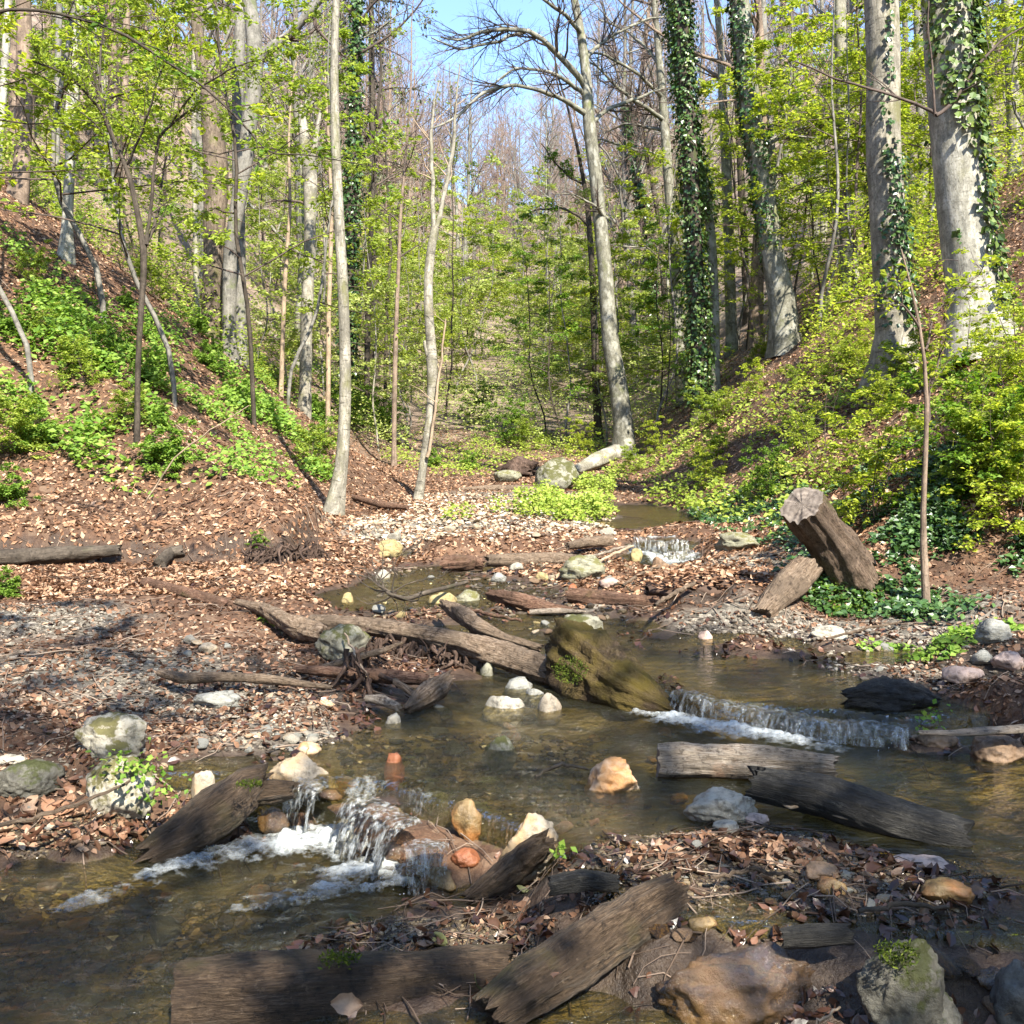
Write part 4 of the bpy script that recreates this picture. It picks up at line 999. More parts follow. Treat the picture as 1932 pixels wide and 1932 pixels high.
for x, y in pts:
    far = y > 70
    side = 'left' if x < -.1 * y else ('right' if x > .1 * y else 'centre')
    if far: lab, g = {'left': ('leafless pinkish tree on the distant left hillside', 'far trees on the left hill'), 'right': ('leafless pinkish tree on the distant right hillside', 'far trees on the right hill'),
                      'centre': ('leafless pinkish tree closing the head of the valley', 'far trees at the valley head')}[side]
    else: lab, g = {'left': ('bare trunked tree in the woods behind the left slope', 'woodland trees behind the left slope'), 'right': ('bare trunked tree in the woods behind the big right hand beeches', 'woodland trees behind the right slope'),
                    'centre': ('bare trunked tree in the valley woods behind the dead forked trunk', 'woodland trees in the valley')}[side]
    o_ = put(BARE, x, y, R.uniform(.75, 1.15) * (.8 if side == 'centre' and far else 1), lab, g, 'bare_tree', sink=.1)
    if not far: NEARW[side].append(o_)
def scatter_leafy(n, y0, y1, u0, u1, kinds, s0, s1, lab, grp, mind=.9):
    got, objs = [], []
    for _ in range(n * 30):
        if len(got) >= n: break
        y = R.uniform(y0, y1); x = y * R.uniform(u0, u1)
        if any((x - a) ** 2 + (y - b) ** 2 < mind ** 2 for a, b in got): continue
        got.append((x, y))
        objs.append(put(LEAFY[kinds[R.integers(len(kinds))]], x, y, R.uniform(s0, s1), lab, grp, 'leafy_sapling'))
    return objs
# u = x / y: the valley floor behind the gravel bar, then the slopes
ML = [(10, 'the left edge'), (60, 'the tall brown trunk'), (130, 'the white barked trunk'), (262, 'the dark crooked sapling'), (400, 'the old hollow trunk'), (470, 'the leaning grey fork'), (575, 'the mottled broken trunk')]
MC = [(640, 'the slim pale trunk'), (697, 'the dark leaning stem'), (745, 'the thin brown stem'), (812, 'the forked dead trunk'), (880, 'the gap right of the dead trunk'), (955, 'the stream bend'), (1050, 'the moss flecked boulder'), (1165, 'the centre beech')]
MR = [(1230, 'the fan limbed beech, left side'), (1290, 'the fan limbed beech'), (1325, 'the tallest ivy column'), (1400, 'the thin dark trunk'), (1480, 'the stout speckled beech'), (1600, 'the half hidden pale trunk'), (1690, 'the large pale beech'), (1760, 'the gap between the two big beeches'), (1850, 'the thickest pale beech'), (1920, 'the right edge')]
S1 = scatter_leafy(26, 23, 46, -.24, -.045, ['bright', 'pale', 'bright', 'yellow'], .8, 1.5, 'light green young beech left of centre', 'saplings left of the valley centre')
S2 = scatter_leafy(15, 26, 48, .02, .12, ['bright', 'pale', 'yellow'], .8, 1.5, 'light green young beech behind the boulder', 'saplings behind the boulder')
S3 = scatter_leafy(16, 24, 40, .10, .30, ['yellow', 'mid', 'bright'], .9, 1.6, 'young beech right of the centre beech', 'saplings right of the centre beech')
S4 = scatter_leafy(22, 17, 34, .30, .58, ['yellow'], .9, 1.7, 'yellow green young beech between the right trunks', 'saplings between the right hand trunks')
S5 = scatter_leafy(24, 19, 42, -.55, -.2, ['bright', 'mid', 'bright'], .9, 1.7, 'light green young tree above the left slope', 'saplings above the left slope')
S6 = scatter_leafy(22, 38, 52, -.16, .10, ['pale', 'yellow', 'pale'], 1.2, 1.9, 'pale young tree up the ravine', 'pale saplings up the ravine')
by_place(S6, ML[-1:] + MC, 'pale young tree', 'up the ravine behind')
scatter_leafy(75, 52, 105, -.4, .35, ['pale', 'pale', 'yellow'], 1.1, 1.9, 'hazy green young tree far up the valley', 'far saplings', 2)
by_place(S1, ML[-1:] + MC[:6], 'young beech', 'in the valley behind')
by_place(S2, MC[3:], 'light young beech', 'up the valley behind')
by_place(S3, MC[-1:] + MR, 'mixed green young beech', 'under the trees behind')
by_place(S4, MR, 'yellow green young beech', 'among the trunks behind')
by_place(S5, ML, 'light green young tree', 'on the upper left slope behind')
by_place(NEARW['left'], ML + MC, 'bare tree', 'in the left hand woods behind')
by_place(NEARW['right'], MC[-1:] + MR, 'bare tree', 'in the right hand woods behind')
by_place(NEARW['centre'], ML[-1:] + MC + MR[:2], 'bare tree', 'in the valley woods behind')
for _ in range(52):
    y = R.uniform(78, 150); x = y * R.uniform(-.2, .17)
    put(FARBARE, x, y, R.uniform(.85, 1.2), 'twiggy pinkish grey tree on the skyline at the head of the valley', 'skyline trees', 'bare_tree', sink=.1)
# thin bare poles and brush on the far slopes
for _ in range(24):
    y = R.uniform(30, 110); x = R.uniform(-.55 * y, .55 * y)
    if y < 50 and abs(x - .5) < 3: continue
    put(BARE, x, y, R.uniform(.3, .5), 'small bare tree in the brush on the far slopes', 'brush trees on the far slopes', 'bare_tree', sink=.05)
for px, d, s, kind, lab in [
    (330, 13.2, 1.5, 'bright', 'leafy young tree right of the dark crooked sapling'), (60, 11.5, 1.35, 'bright', 'leafy young tree in front of the tall brown trunk'),
    (200, 14.5, 1.6, 'yellow', 'leafy yellow green young tree just right of the white barked trunk'), (480, 15, 1.45, 'bright', 'leafy young tree in front of the leaning grey fork'),
    (545, 17.5, 1.3, 'bright', 'leafy young tree in front of the mottled broken trunk'), 
    (1545, 19.5, 1.5, 'yellow', 'yellow leafed young beech filling the gap left of the large pale beech'), (1500, 23, 1.7, 'yellow', 'yellow leafed young beech close behind the stout speckled beech'),
    (1610, 20, 1.2, 'yellow', 'low yellow leafed beech touching the large pale beech'), (1740, 20, 1.6, 'yellow', 'yellow leafed young beech between the two biggest pale beeches'),
    (1925, 16, 1.5, 'yellow', 'yellow leafed young beech right of the thickest pale beech'), (1420, 25, 1.5, 'yellow', 'yellow leafed young beech left of the stout speckled beech'),
    (1060, 25.5, 1.15, 'mid', 'layered green young beech left of the centre beech'), (1030, 29, 1.3, 'mid', 'layered green young beech behind the mossy boulder'), (1250, 24, 1.0, 'mid', 'dark green young beech right of the centre beech')]:
    p = P(px, 800, d)
    put(LEAFY[kind], p[0], d, s, lab, None, 'leafy_tree')
def bush(px, py, s, kind, lab, grp=None):
    q = gp(px, py)
    return put(BUSH[kind], q[0], q[1], s, lab, grp, 'shrub', 'shrub', sink=.03)
RB = [(R.uniform(1210, 1925), R.uniform(655, 960)) for _ in range(28)]
RSH = []
for px, py in RB:
    if py > 860 + (px < 1400) * 60 and 1420 < px < 1620: continue
    RSH.append(bush(px, py, R.uniform(.38, .78), 'yellow' if R.random() < .7 else 'bright', 'yellow green shrub on the sunny right slope', 'shrubs on the right slope'))
for px, py, s, k, lab in [(1330,880,.6,'bright','low green shrub at the foot of the right slope beside the upper stream'), (1240,860,.7,'yellow','yellow green shrub just right of the centre beech base'),
    (1440,945,.6,'mid','dark green bush left of the leaning stump'), (1650,985,.9,'yellow','straggly yellow shrub growing over the leaning stump'), (1840,930,.9,'mid','green shrub right of the knobbly sapling'), (1900,1010,.8,'yellow','yellow shrub above the ivy at the right edge'),
    (1560,900,.8,'yellow','yellow shrub directly behind the leaning stump'), (1800,850,1.0,'yellow','tall thin shrub above the ivy bank, right of the knobbly sapling'),
    (880,885,.5,'herb','green herb clump under the bank left of the boulder'), (820,880,.5,'herb','green herb clump beside the dead forked trunk'),(1010,850,.8,'bright','green shrub behind the mossy boulder, left side'),(1090,860,.8,'yellow','yellow green shrub behind the mossy boulder, right side'),
    (960,840,1.0,'mid','dark shrub at the stream bend behind the boulder'), (900,800,1.1,'mid','dark shrub left of the stream bend'), (1200,890,.5,'bright','low shrub at the centre beech roots'),
    (490,1035,.22,'herb','single leafy sprig at the edge of the undercut bank'), (15,950,.5,'herb','broad leaved green plant at the left edge'), (8,1125,.3,'herb','small green seedling at the left edge on the terrace')]:
    bush(px, py, s, k, lab)
LSH = []
for px, py in [(R.uniform(0, 620), R.uniform(480, 900)) for _ in range(34)]:
    if py < 400 + (px - 100) * .72: continue
    LSH.append(bush(px, py, R.uniform(.35, .75), 'herb' if R.random() < .6 else 'bright', 'bright green shrub on the leafy left slope', 'shrubs on the left slope'))
for px, py in [(R.uniform(650, 800), R.uniform(700, 830)) for _ in range(10)]:
    bush(px, py, R.uniform(.6, 1.0), 'mid', 'green shrub on the bank behind the slim pale trunk', 'shrubs behind the slim pale trunk')
by_place(RSH, [(1240, 'the centre beech base')] + MR[2:], 'yellow green shrub', 'up the right slope below')
by_place(LSH, ML, 'bright green shrub', 'up the left slope below')
def undergrowth(n, y0, y1, u0, u1, size, hmax, mat, label, thr=0.0):
    y = y0 * (y1 / y0) ** R.random(n); x = y * R.uniform(u0, u1, n)
    c = fbm(np.stack([x * .55, y * .55, x * 0 + 2], -1), 3); k = c + R.normal(0, .06, n) > thr
    x, y, c = x[k], y[k], c[k]; m = len(x)
    z = H(x, y) + hmax * np.clip(c - thr + .12, .05, .6) * 2.2 * R.random(m) ** .7
    D = np.stack([R.normal(0, 1, m), R.normal(0, 1, m), R.normal(0, .4, m)], 1); N = np.stack([R.normal(0, .5, m), R.normal(-.4, .5, m), np.ones(m)], 1)
    V, f = leaf_mesh(np.stack([x, y, z], 1), D, N, size * R.uniform(.6, 1.4, m) * (y / y0) ** .4, .7, .1)
    tag(mk('undergrowth', V, f, M[mat], smooth=False), label, 'undergrowth', kind='stuff')
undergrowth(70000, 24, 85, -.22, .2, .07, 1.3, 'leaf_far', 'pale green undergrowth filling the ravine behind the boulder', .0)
undergrowth(50000, 15.5, 45, .28, .56, .06, 1.2, 'leaf_yellow', 'yellow green undergrowth on the slope behind the big right hand trunks', .02)
undergrowth(45000, 18, 48, -.56, -.2, .065, 1.1, 'leaf_bright', 'light green undergrowth on the upper left slope behind the trunks', .02)
# one needled tree with drooping boughs stands behind the slim pale trunk
kp = P(705, 600, 36); kr = empty('conifer_tree', (kp[0], kp[1], h1(kp[0], kp[1])), 'dark needled tree with thin drooping boughs, behind and right of the slim pale trunk top', 'tree')
zz_ = np.linspace(-.2, 21, 9); k4 = np.stack([kp[0] + 0 * zz_, kp[1] + 0 * zz_, kr.location.z + zz_, np.linspace(.2, .02, 9)], 1)
k4, _o = build_trunk(kr, kr.location, k4, M['dark'], 10, .05, .2)
c1 = spawn(k4[None, :, :3], k4[None, :, 3], 60, .3, 1, .16, 80, 6, .35, up=-.10, wob=.1, taper=.7)
c2 = spawn(*c1, 9, .1, 1, .5, 55, 4, .6, up=-.16, wob=.15)
mb = MB(); mb.add(*tubes(*c1, 3)); mb.add(*tubes(*c2, 3)); stuff_part(mb.build('branches', M['dark'], kr, kr.location))
V, f = leaf_on(c2[0], 14, .10, .05, .7); stuff_part(mk('needles', V, f, M['needle'], kr, kr.location, smooth=False))
# the branch that reaches in from the left over the slope
ob = px_path(7.0, [(-60,60,7),(0,17,6.5),(83,20,6),(160,37,6),(233,63,5.5),(300,107,5),(377,157,4.5),(433,207,4),(473,250,4),(507,293,3),(567,290,2.5),(643,303,2),(720,318,1.5)], snap=False)
q4 = resample(ob, 40)
root = empty('overhanging_branch', q4[0, :3], 'long thin branch with sparse green leaves reaching in across the top left', 'branch')
V, q, lp = tube_rough(q4, 8, .08)
mk('limb', V, q, M['dark'], root, q4[0, :3], lp=lp)
s1 = spawn(q4[None, :, :3], q4[None, :, 3], 16, .15, 1, .13, 40, 6, .5, up=-.02, wob=.2, taper=.2, rmin=.002)
s2 = spawn(*s1, 4, .3, 1, .5, 40, 4, .7, wob=.2, rmin=.0015)
mb = MB(); mb.add(*tubes(*s1, 4)); mb.add(*tubes(*s2, 3)); stuff_part(mb.build('twigs', M['dark'], root, q4[0, :3]))
V, f = leaf_on(np.concatenate([s2[0]]), 4, .05); stuff_part(mk('foliage', V, f, M['leaf_mid'], root, q4[0, :3], smooth=False))
# trees behind the viewer: their crowns shade the near stream
SHADE = [(4.0, -3.4, 1.9), (6.2, -2.4, 1.8), (2.0, -5.2, 2.1), (-.6, -6.0, 2.1), (5.4, -6.6, 2.3), (-.9, -1.9, 2.2), (.5, -3.4, 1.9), (4.6, -5.0, 2.1), (1.5, -8, 2.6)]
for x, y, s in SHADE:
    put(LEAFY['bright'], x, y, s, 'leafy tree behind the viewer shading the near stream', 'trees behind the viewer', 'leafy_tree')
# ------------------------------------------------------------------ logs
def log(name, label, cat, path, mat, n=44, flat=1.0, fis=.16, lump=.12, jag=.5, cut=(None, None), seed=None, kf=5.0, tip=(1, 1), kids=(), knots=(), iso=.11):
    """path rows (x,y,z,r). fissured wood; ends ragged, or sawn (cut material name)"""
    sd = seed if seed is not None else R.uniform(0, 90)
    p = np.asarray(path, float)
    L = np.linalg.norm(np.diff(p[:, :3], axis=0), axis=1).sum()
    K = int(np.clip(L / max(.01, p[:, 3].mean() * .11), 14, 130))
    q4 = resample(p, K)
    V, q, lp = tubes(q4[None, :, :3], q4[None, :, 3], n)
    c = np.repeat(q4[:, :3], n, 0); r = np.repeat(q4[:, 3], n)
    d = V - c
    ca, sa = lp[:, 0] / np.maximum(q4[0, 3], .01), lp[:, 1] / np.maximum(q4[0, 3], .01)
    al = lp[:, 2]
    rm = q4[:, 3].mean()
    f1_ = vnoise(np.stack([ca * kf, sa * kf, al / rm * .28], -1) + sd)
    f2_ = vnoise(np.stack([ca * kf * 2.3, sa * kf * 2.3, al / rm * .5], -1) + sd + 7)
    s = 1 - fis * np.clip(.45 - np.abs(f1_) * 1.4, 0, 1) - fis * .5 * np.clip(.4 - np.abs(f2_) * 1.3, 0, 1) + fis * .4 * f1_
    s = s + lump * fbm(np.stack([ca * 1.3, sa * 1.3, al / rm * .35], -1) + sd + 3, 3)
    for t, a, amp, w in knots:
        s = s + amp * np.exp(-((al - al.min() - t * L) / w) ** 2) * np.clip(ca * np.cos(a) + sa * np.sin(a), 0, 1) ** 3
    s = s + iso * fbm((c + d) / rm * 1.1 + sd, 5, .62) - iso * .6 * np.clip(.3 - np.abs(fbm((c + d) / rm * 1.6 + sd + 4, 3)), 0, 1)
    V = c + d * s[:, None]
    V[:, 2] = c[:, 2] + (V[:, 2] - c[:, 2]) * flat
    T = nrm(np.gradient(q4[:, :3], axis=0))
    a = np.linspace(0, 2 * np.pi, n, endpoint=False)
    Vr = V.reshape(K, n, 3)
    for e, (ring, sign) in enumerate(((0, -1), (K - 1, 1))):
        j = jag if not cut[e] else .12
        off = vnoise(np.stack([np.cos(a) * 2.5, np.sin(a) * 2.5, a * 0 + sd + e * 5], -1)) * j + vnoise(np.stack([np.cos(a) * 7, np.sin(a) * 7, a * 0 + sd + e * 5], -1)) * j * .7 + (0 if cut[e] else 1) * 1.2 * j * np.clip(vnoise(np.stack([np.cos(a) * 11, np.sin(a) * 11, a * 0 + sd + 3 + e * 5], -1)), 0, 1) ** 2
        m = min(6, K // 3)
        for k in range(m):
            kk = k if e == 0 else K - 1 - k
            Vr[kk] += T[kk] * sign * (off * q4[kk, 3] * (1 - k / m))[:, None]
    V = Vr.reshape(-1, 3)
    loc = q4[K // 2, :3].copy(); loc[2] = h1(loc[0], loc[1])
    F4 = [q]; F3 = []; lps = [lp]; Vs = [V]; cuts = []
    base = len(V)
    for e, ring in enumerate((0, K - 1)):
        rv = Vr[ring]; cen = rv.mean(0) + T[ring] * (q4[ring, 3] * (-.12 if e else .12) * (0 if cut[e] else 1))
        rr = [rv] + [cen + (rv - cen) * f + R.normal(0, .012 * q4[ring, 3], rv.shape) for f in (.72, .4)]
        W_ = np.concatenate(rr + [cen[None]])
        L_ = np.concatenate([np.concatenate([np.stack([np.cos(a) * f, np.sin(a) * f, a * 0 + sd], -1) * q4[ring, 3] for f in (1, .72, .4)]), [[0, 0, sd]]])
        i = np.arange(n); j = (i + 1) % n
        fq = np.concatenate([np.stack([i + k * n, j + k * n, j + (k + 1) * n, i + (k + 1) * n], 1) for k in range(2)])
        ft = np.stack([i + 2 * n, j + 2 * n, i * 0 + 3 * n], 1)
        if e == 0: fq, ft = fq[:, ::-1], ft[:, ::-1]
        if cut[e]: cuts.append((W_, fq, ft, L_, cut[e]))
        else:
            F4.append(fq + base); F3.append(ft + base); Vs.append(W_); lps.append(L_); base += len(W_)
    Fs = [np.concatenate(F4)] + ([np.concatenate(F3)] if F3 else [])
    if cuts or kids:
        root = empty(name, loc, label, cat)
        mk('bark', np.concatenate(Vs), Fs, M[mat], root, loc, lp=np.concatenate(lps))
        for W_, fq, ft, L_, cm in cuts:
            mk('cut_end', W_, [fq, ft], M[cm], root, loc, lp=L_)
        for kn, kp, km in kids:
            kq = resample(np.asarray(kp, float), 16); V, q, lp = tube_rough(kq, 9, .14, 9.0)
            mk(kn, V, q, M[km], root, loc, lp=lp)
        return root
    o = mk(name, np.concatenate(Vs), Fs, M[mat], None, loc, lp=np.concatenate(lps))
    return tag(o, label, cat)
def zp(px, py, z, r): return [*Z(px, py, z), r]
log('fallen_log', 'big waterlogged brown log lying across the bottom left, squarely sawn at its left end', 'log', [zp(338,1895,.02,.115),zp(500,1885,.02,.118),zp(700,1868,.0,.112),zp(960,1845,-.03,.10)], 'log_wet', cut=('cut_dark', None), n=64, fis=.13, flat=.95)
log('fallen_log', 'dark weathered log slanting up from the bottom centre to the right', 'log', [zp(925,1915,.03,.062),zp(1000,1862,.07,.076),zp(1100,1795,.12,.077),zp(1200,1725,.18,.073),zp(1272,1683,.22,.06)], 'log_wet', n=72, fis=.26, kf=3.5, lump=.2)
log('driftwood', 'ragged dark driftwood root with a pale knobbly top, right of the rust red stone', 'driftwood', [zp(885,1695,.02,.022),zp(940,1660,.08,.045),zp(990,1620,.15,.05),zp(1030,1590,.22,.04)], 'log_wet', fis=.3, lump=.3, jag=1.2)
log('driftwood', 'short black stick lying in leaves behind the slanting log', 'driftwood', [zp(1040,1672,.2,.03),zp(1100,1660,.22,.034),zp(1165,1668,.2,.025)], 'log_black', fis=.2)
log('fallen_log', 'pale split log with cracked sunlit top, below the long low waterfall', 'log', [zp(1242,1436,.23,.082),zp(1330,1438,.23,.082),zp(1440,1440,.23,.075),zp(1572,1446,.215,.055)], 'log_pale', cut=('cut', None), n=64, fis=.26, kf=4.5, flat=.9)
log('fallen_log', 'blackened log slanting down to the right into the green pool', 'log', [zp(1430,1478,.27,.066),zp(1550,1502,.25,.078),zp(1680,1545,.22,.075),zp(1775,1570,.2,.07),zp(1828,1582,.19,.062)], 'log_black', n=56, fis=.14, kf=6)
log('fallen_log', 'long brown log bridging the stream in the middle distance', 'log', [zp(588,1172,.37,.05),zp(700,1182,.38,.06),zp(790,1196,.37,.062),zp(880,1215,.34,.075),zp(960,1240,.3,.08),zp(1045,1268,.26,.075)], 'log', cut=('cut', None), n=48, fis=.2)
log('fallen_log', 'forked weathered branch propped upright on the long brown log', 'log', [zp(838,1140,.46,.035),zp(870,1158,.45,.058),zp(905,1183,.42,.05),zp(950,1203,.36,.032),zp(1015,1222,.31,.022)], 'log', n=40, fis=.3, jag=1.5, kids=[('stub', [zp(890,1170,.44,.03),zp(896,1192,.37,.035),zp(890,1205,.31,.03)], 'log')])
log('rotten_stump', 'big mossy rotten stump slumped across the middle of the stream', 'stump', [zp(1062,1222,.37,.14),zp(1085,1240,.35,.2),zp(1130,1275,.29,.185),zp(1190,1310,.24,.14),zp(1240,1333,.2,.085),zp(1275,1345,.18,.04)], 'log_moss', n=80, fis=.3, lump=.3, jag=.6, kf=3, iso=.3)
log('fallen_log', 'broad dark wet slab of wood tilted beside the foaming chute at lower left', 'log', [zp(285,1612,.01,.06),zp(340,1580,.06,.085),zp(410,1530,.14,.1),zp(470,1485,.21,.085),zp(500,1470,.24,.05)], 'log_wet', n=56, fis=.26, kf=4, jag=.9)
log('driftwood', 'stubby wet root end poking over the chute at lower left', 'driftwood', [zp(470,1500,.17,.06),zp(510,1495,.19,.05),zp(552,1490,.2,.03)], 'log_wet', fis=.3, lump=.3)
log('driftwood', 'long thin pole lying on the leafy left shore', 'driftwood', [zp(300,1268,.35,.022),zp(345,1280,.33,.03),zp(430,1277,.33,.026),zp(520,1283,.31,.026),zp(625,1297,.29,.012)], 'log', n=24, fis=.2)
log('driftwood', 'brown pole half in water behind the small root chunk', 'driftwood', [zp(560,1262,.31,.022),zp(650,1270,.3,.035),zp(730,1276,.29,.04),zp(805,1282,.27,.036)], 'log_brown', n=32, fis=.25)
log('driftwood', 'rough greyish root chunk standing at the pool edge left of the white round stone', 'driftwood', [zp(768,1338,.2,.03),zp(800,1315,.24,.055),zp(828,1295,.28,.06),zp(843,1280,.31,.035)], 'log', n=40, fis=.35, lump=.3, jag=1.2)
log('driftwood', 'short brown stick lying behind the rough greyish root chunk', 'driftwood', [zp(745,1285,.3,.018),zp(775,1305,.26,.02),zp(790,1318,.24,.014)], 'log', n=16)
log('driftwood', 'bleached wood scrap beside the white pebble at the pool edge', 'driftwood', [zp(690,1318,.25,.018),zp(720,1320,.25,.03),zp(752,1335,.23,.02)], 'log_pale', n=24)
log('driftwood', 'dark stick under the long brown log, pointing to the mossy rock', 'driftwood', [zp(600,1262,.3,.016),zp(660,1245,.33,.024),zp(720,1228,.37,.018),zp(760,1212,.41,.008)], 'log', n=16)
log('fallen_log', 'reddish brown rotten log end at the leafy ledge, right of centre', 'log', [zp(1075,1122,.42,.06),zp(1120,1128,.41,.068),zp(1180,1134,.4,.06),zp(1245,1136,.39,.05)], 'log_brown', cut=('cut_dark', None), n=40, fis=.25)
log('fallen_log', 'crumbling reddish log with a pale flat splinter, left of the leafy ledge', 'log', [zp(925,1122,.4,.045),zp(980,1134,.4,.062),zp(1030,1148,.36,.05),zp(1078,1150,.35,.02)], 'log_brown', n=40, fis=.3, kids=[('splinter', [zp(1000,1155,.34,.02),zp(1050,1152,.36,.022),zp(1105,1154,.33,.008)], 'log_pale')])
log('fallen_log', 'brown log damming the side stream beside the layered grey rock', 'log', [zp(920,1058,.5,.055),zp(980,1057,.5,.07),zp(1060,1056,.5,.07),zp(1110,1060,.48,.05)], 'log', n=40, fis=.2)
log('rotten_stump', 'round dark reddish wood lump in the side stream, left of the damming log', 'stump', [zp(836,1068,.44,.07),zp(865,1064,.46,.1),zp(893,1062,.46,.085),zp(910,1066,.44,.05)], 'log_brown', n=40, fis=.3, lump=.25, kf=4)
log('fallen_log', 'short dark log behind the damming log at the gravel edge', 'log', [zp(1070,1030,.61,.035),zp(1105,1024,.62,.055),zp(1152,1019,.63,.06)], 'log', cut=(None, 'cut_dark'), n=32)
log('leaning_stump', 'thick leaning sawn stump rising from the ivy on the right bank', 'stump', [[*P(1604,1084,7.45), .20],[*P(1577,1040,7.35), .178],[*P(1546,996,7.2), .162],[*P(1514,952,7.05), .158]], 'log_grey', cut=(None, 'cut'), n=72, fis=.22, lump=.2, kf=4)
log('fallen_log', 'tilted grey brown slab leaning on the bank below the leaning stump', 'log', [[*P(1438,1160,6.85), .07],[*P(1465,1130,6.95), .1],[*P(1495,1100,7.05), .12],[*P(1525,1070,7.15), .1]], 'log', n=48, fis=.22)
log('rotten_stump', 'dark crusty raft of rotten wood and leaves in the right pool', 'stump', [zp(1600,1318,.29,.05),zp(1640,1312,.31,.085),zp(1690,1315,.3,.095),zp(1735,1318,.29,.07),zp(1768,1325,.28,.03)], 'log_black', n=56, fis=.35, lump=.35, flat=.9, kf=3, jag=1, iso=.35)
log('plank', 'flat grey driftwood board over the water at the right edge', 'plank', [zp(1735,1382,.3,.025),zp(1800,1383,.31,.032),zp(1880,1378,.32,.04),zp(1960,1372,.33,.045)], 'log_pale', n=24, flat=.35)
log('driftwood', 'dark branch stub under the leaf pile above the wet brown boulder', 'driftwood', [zp(1480,1770,.2,.03),zp(1540,1765,.22,.032),zp(1600,1762,.22,.028)], 'log_black', n=24, fis=.2)
log('fallen_log', 'pale fallen trunk end lying against the roots of the centre beech', 'log', [[*P(1085,888,20.5), .1],[*P(1120,872,21), .16],[*P(1165,852,21.6), .17]], 'pale', n=28)
log('rotten_stump', 'reddish torn root ball left of the mossy boulder', 'stump', [[*P(945,892,20.2), .1],[*P(975,885,20), .22],[*P(1000,888,19.8), .15]], 'root', n=36, fis=.5, lump=.5, jag=2)
log('fallen_log', 'low weathered trunk lying at the back of the gravel bar', 'log', [[*P(870,925,17.2), .05],[*P(930,922,17.2), .07],[*P(990,922,17.2), .06],[*P(1040,928,17), .04]], 'log', n=20)
log('driftwood', 'brown branch on the leaf litter beside the slim pale trunk', 'driftwood', [[*gp(668,945)[:2], gp(668,945)[2] + .05, .04],[*gp(720,962)[:2], gp(720,962)[2] + .06, .05],[*gp(770,965)[:2], gp(770,965)[2] + .05, .03]], 'log_brown', n=16)
u = [gp(a, b) for a, b in ((470,600),(530,655),(590,705),(650,755),(705,798),(765,845))]
log('fallen_log', 'long grey trunk lying down the left slope behind the slim pale trunk', 'log', [[p_[0], p_[1], p_[2] + .1, r_] for p_, r_ in zip(u, (.06, .09, .11, .12, .12, .1))], 'log_pale', n=24)
u = [gp(a, b) for a, b in ((-10,1058),(70,1052),(150,1047),(235,1040))]
log('fallen_log', 'log under the shaded undercut bank at far left, that shade painted into its bark', 'log', [[p_[0], p_[1] - .12, p_[2] + .02, r_] for p_, r_ in zip(u, (.07, .075, .07, .05))], 'dark', n=28)  # dark bark colour carries the shade of the recess under the bank
u = [gp(a, b) for a, b in ((275,1105),(330,1118),(390,1135),(430,1150))]
log('driftwood', 'grey brown half buried branch on the sunny leaf terrace', 'driftwood', [[*p_[:2], p_[2] + .02, .045] for p_ in u], 'log_brown', n=20)
u = [gp(a, b) for a, b in ((300,1075),(320,1055),(345,1048))]
log('driftwood', 'short dark log on the leafy foot of the left slope', 'driftwood', [[*p_[:2], p_[2] + .04, .06] for p_ in u], 'dark', n=20)
u = [(445,1135),(500,1150),(560,1185),(612,1196)]
log('fallen_log', 'worn root covered log leading from the left shore to the long brown log', 'log', [zp(a, b, c_, r_) for (a, b), c_, r_ in zip(u, (.45, .42, .36, .35), (.02, .05, .07, .06))], 'log', n=32, fis=.3, lump=.3)
# torn bank edge with roots, and the leafy ledge on the right
def hanging_roots(label, pts, n, lo, hi):
    A = np.array([gp(a, b) for a, b in pts]); A = resample(A, 40)
    i = R.integers(0, 39, n); p = A[i] + R.normal(0, .05, (n, 3)) + [0, -.06, .06]
    K = 6; pa = [p]
    d = nrm(np.stack([R.normal(0, .5, n), R.uniform(-1.2, -.2, n), R.uniform(-1.4, -.3, n)], 1))
    Ls = R.uniform(lo, hi, n)[:, None] / K
    for k in range(K - 1):
        d = nrm(d + R.normal(0, .35, (n, 3)) + [0, 0, -.15]); pa.append(pa[-1] + d * Ls)
    V, q, lp = tubes(np.stack(pa, 1), R.uniform(.004, .018, n)[:, None] * np.linspace(1, .4, K)[None], 5)
    o = mk('exposed_roots', V, q, M['root'], loc=A[20], lp=lp); tag(o, label, 'roots', kind='stuff')
hanging_roots('tangle of torn roots hanging from the undercut left bank', [(480,1050),(520,1058),(560,1058),(605,1050)], 260, .2, .5)
hanging_roots('rootlets and twigs caught under the long brown log', [(700,1225),(800,1240),(900,1262)], 110, .1, .3)
hanging_roots('bundle of twigs and roots snagged on the brown pole', [(680,1250),(690,1290),(700,1310)], 60, .1, .28)
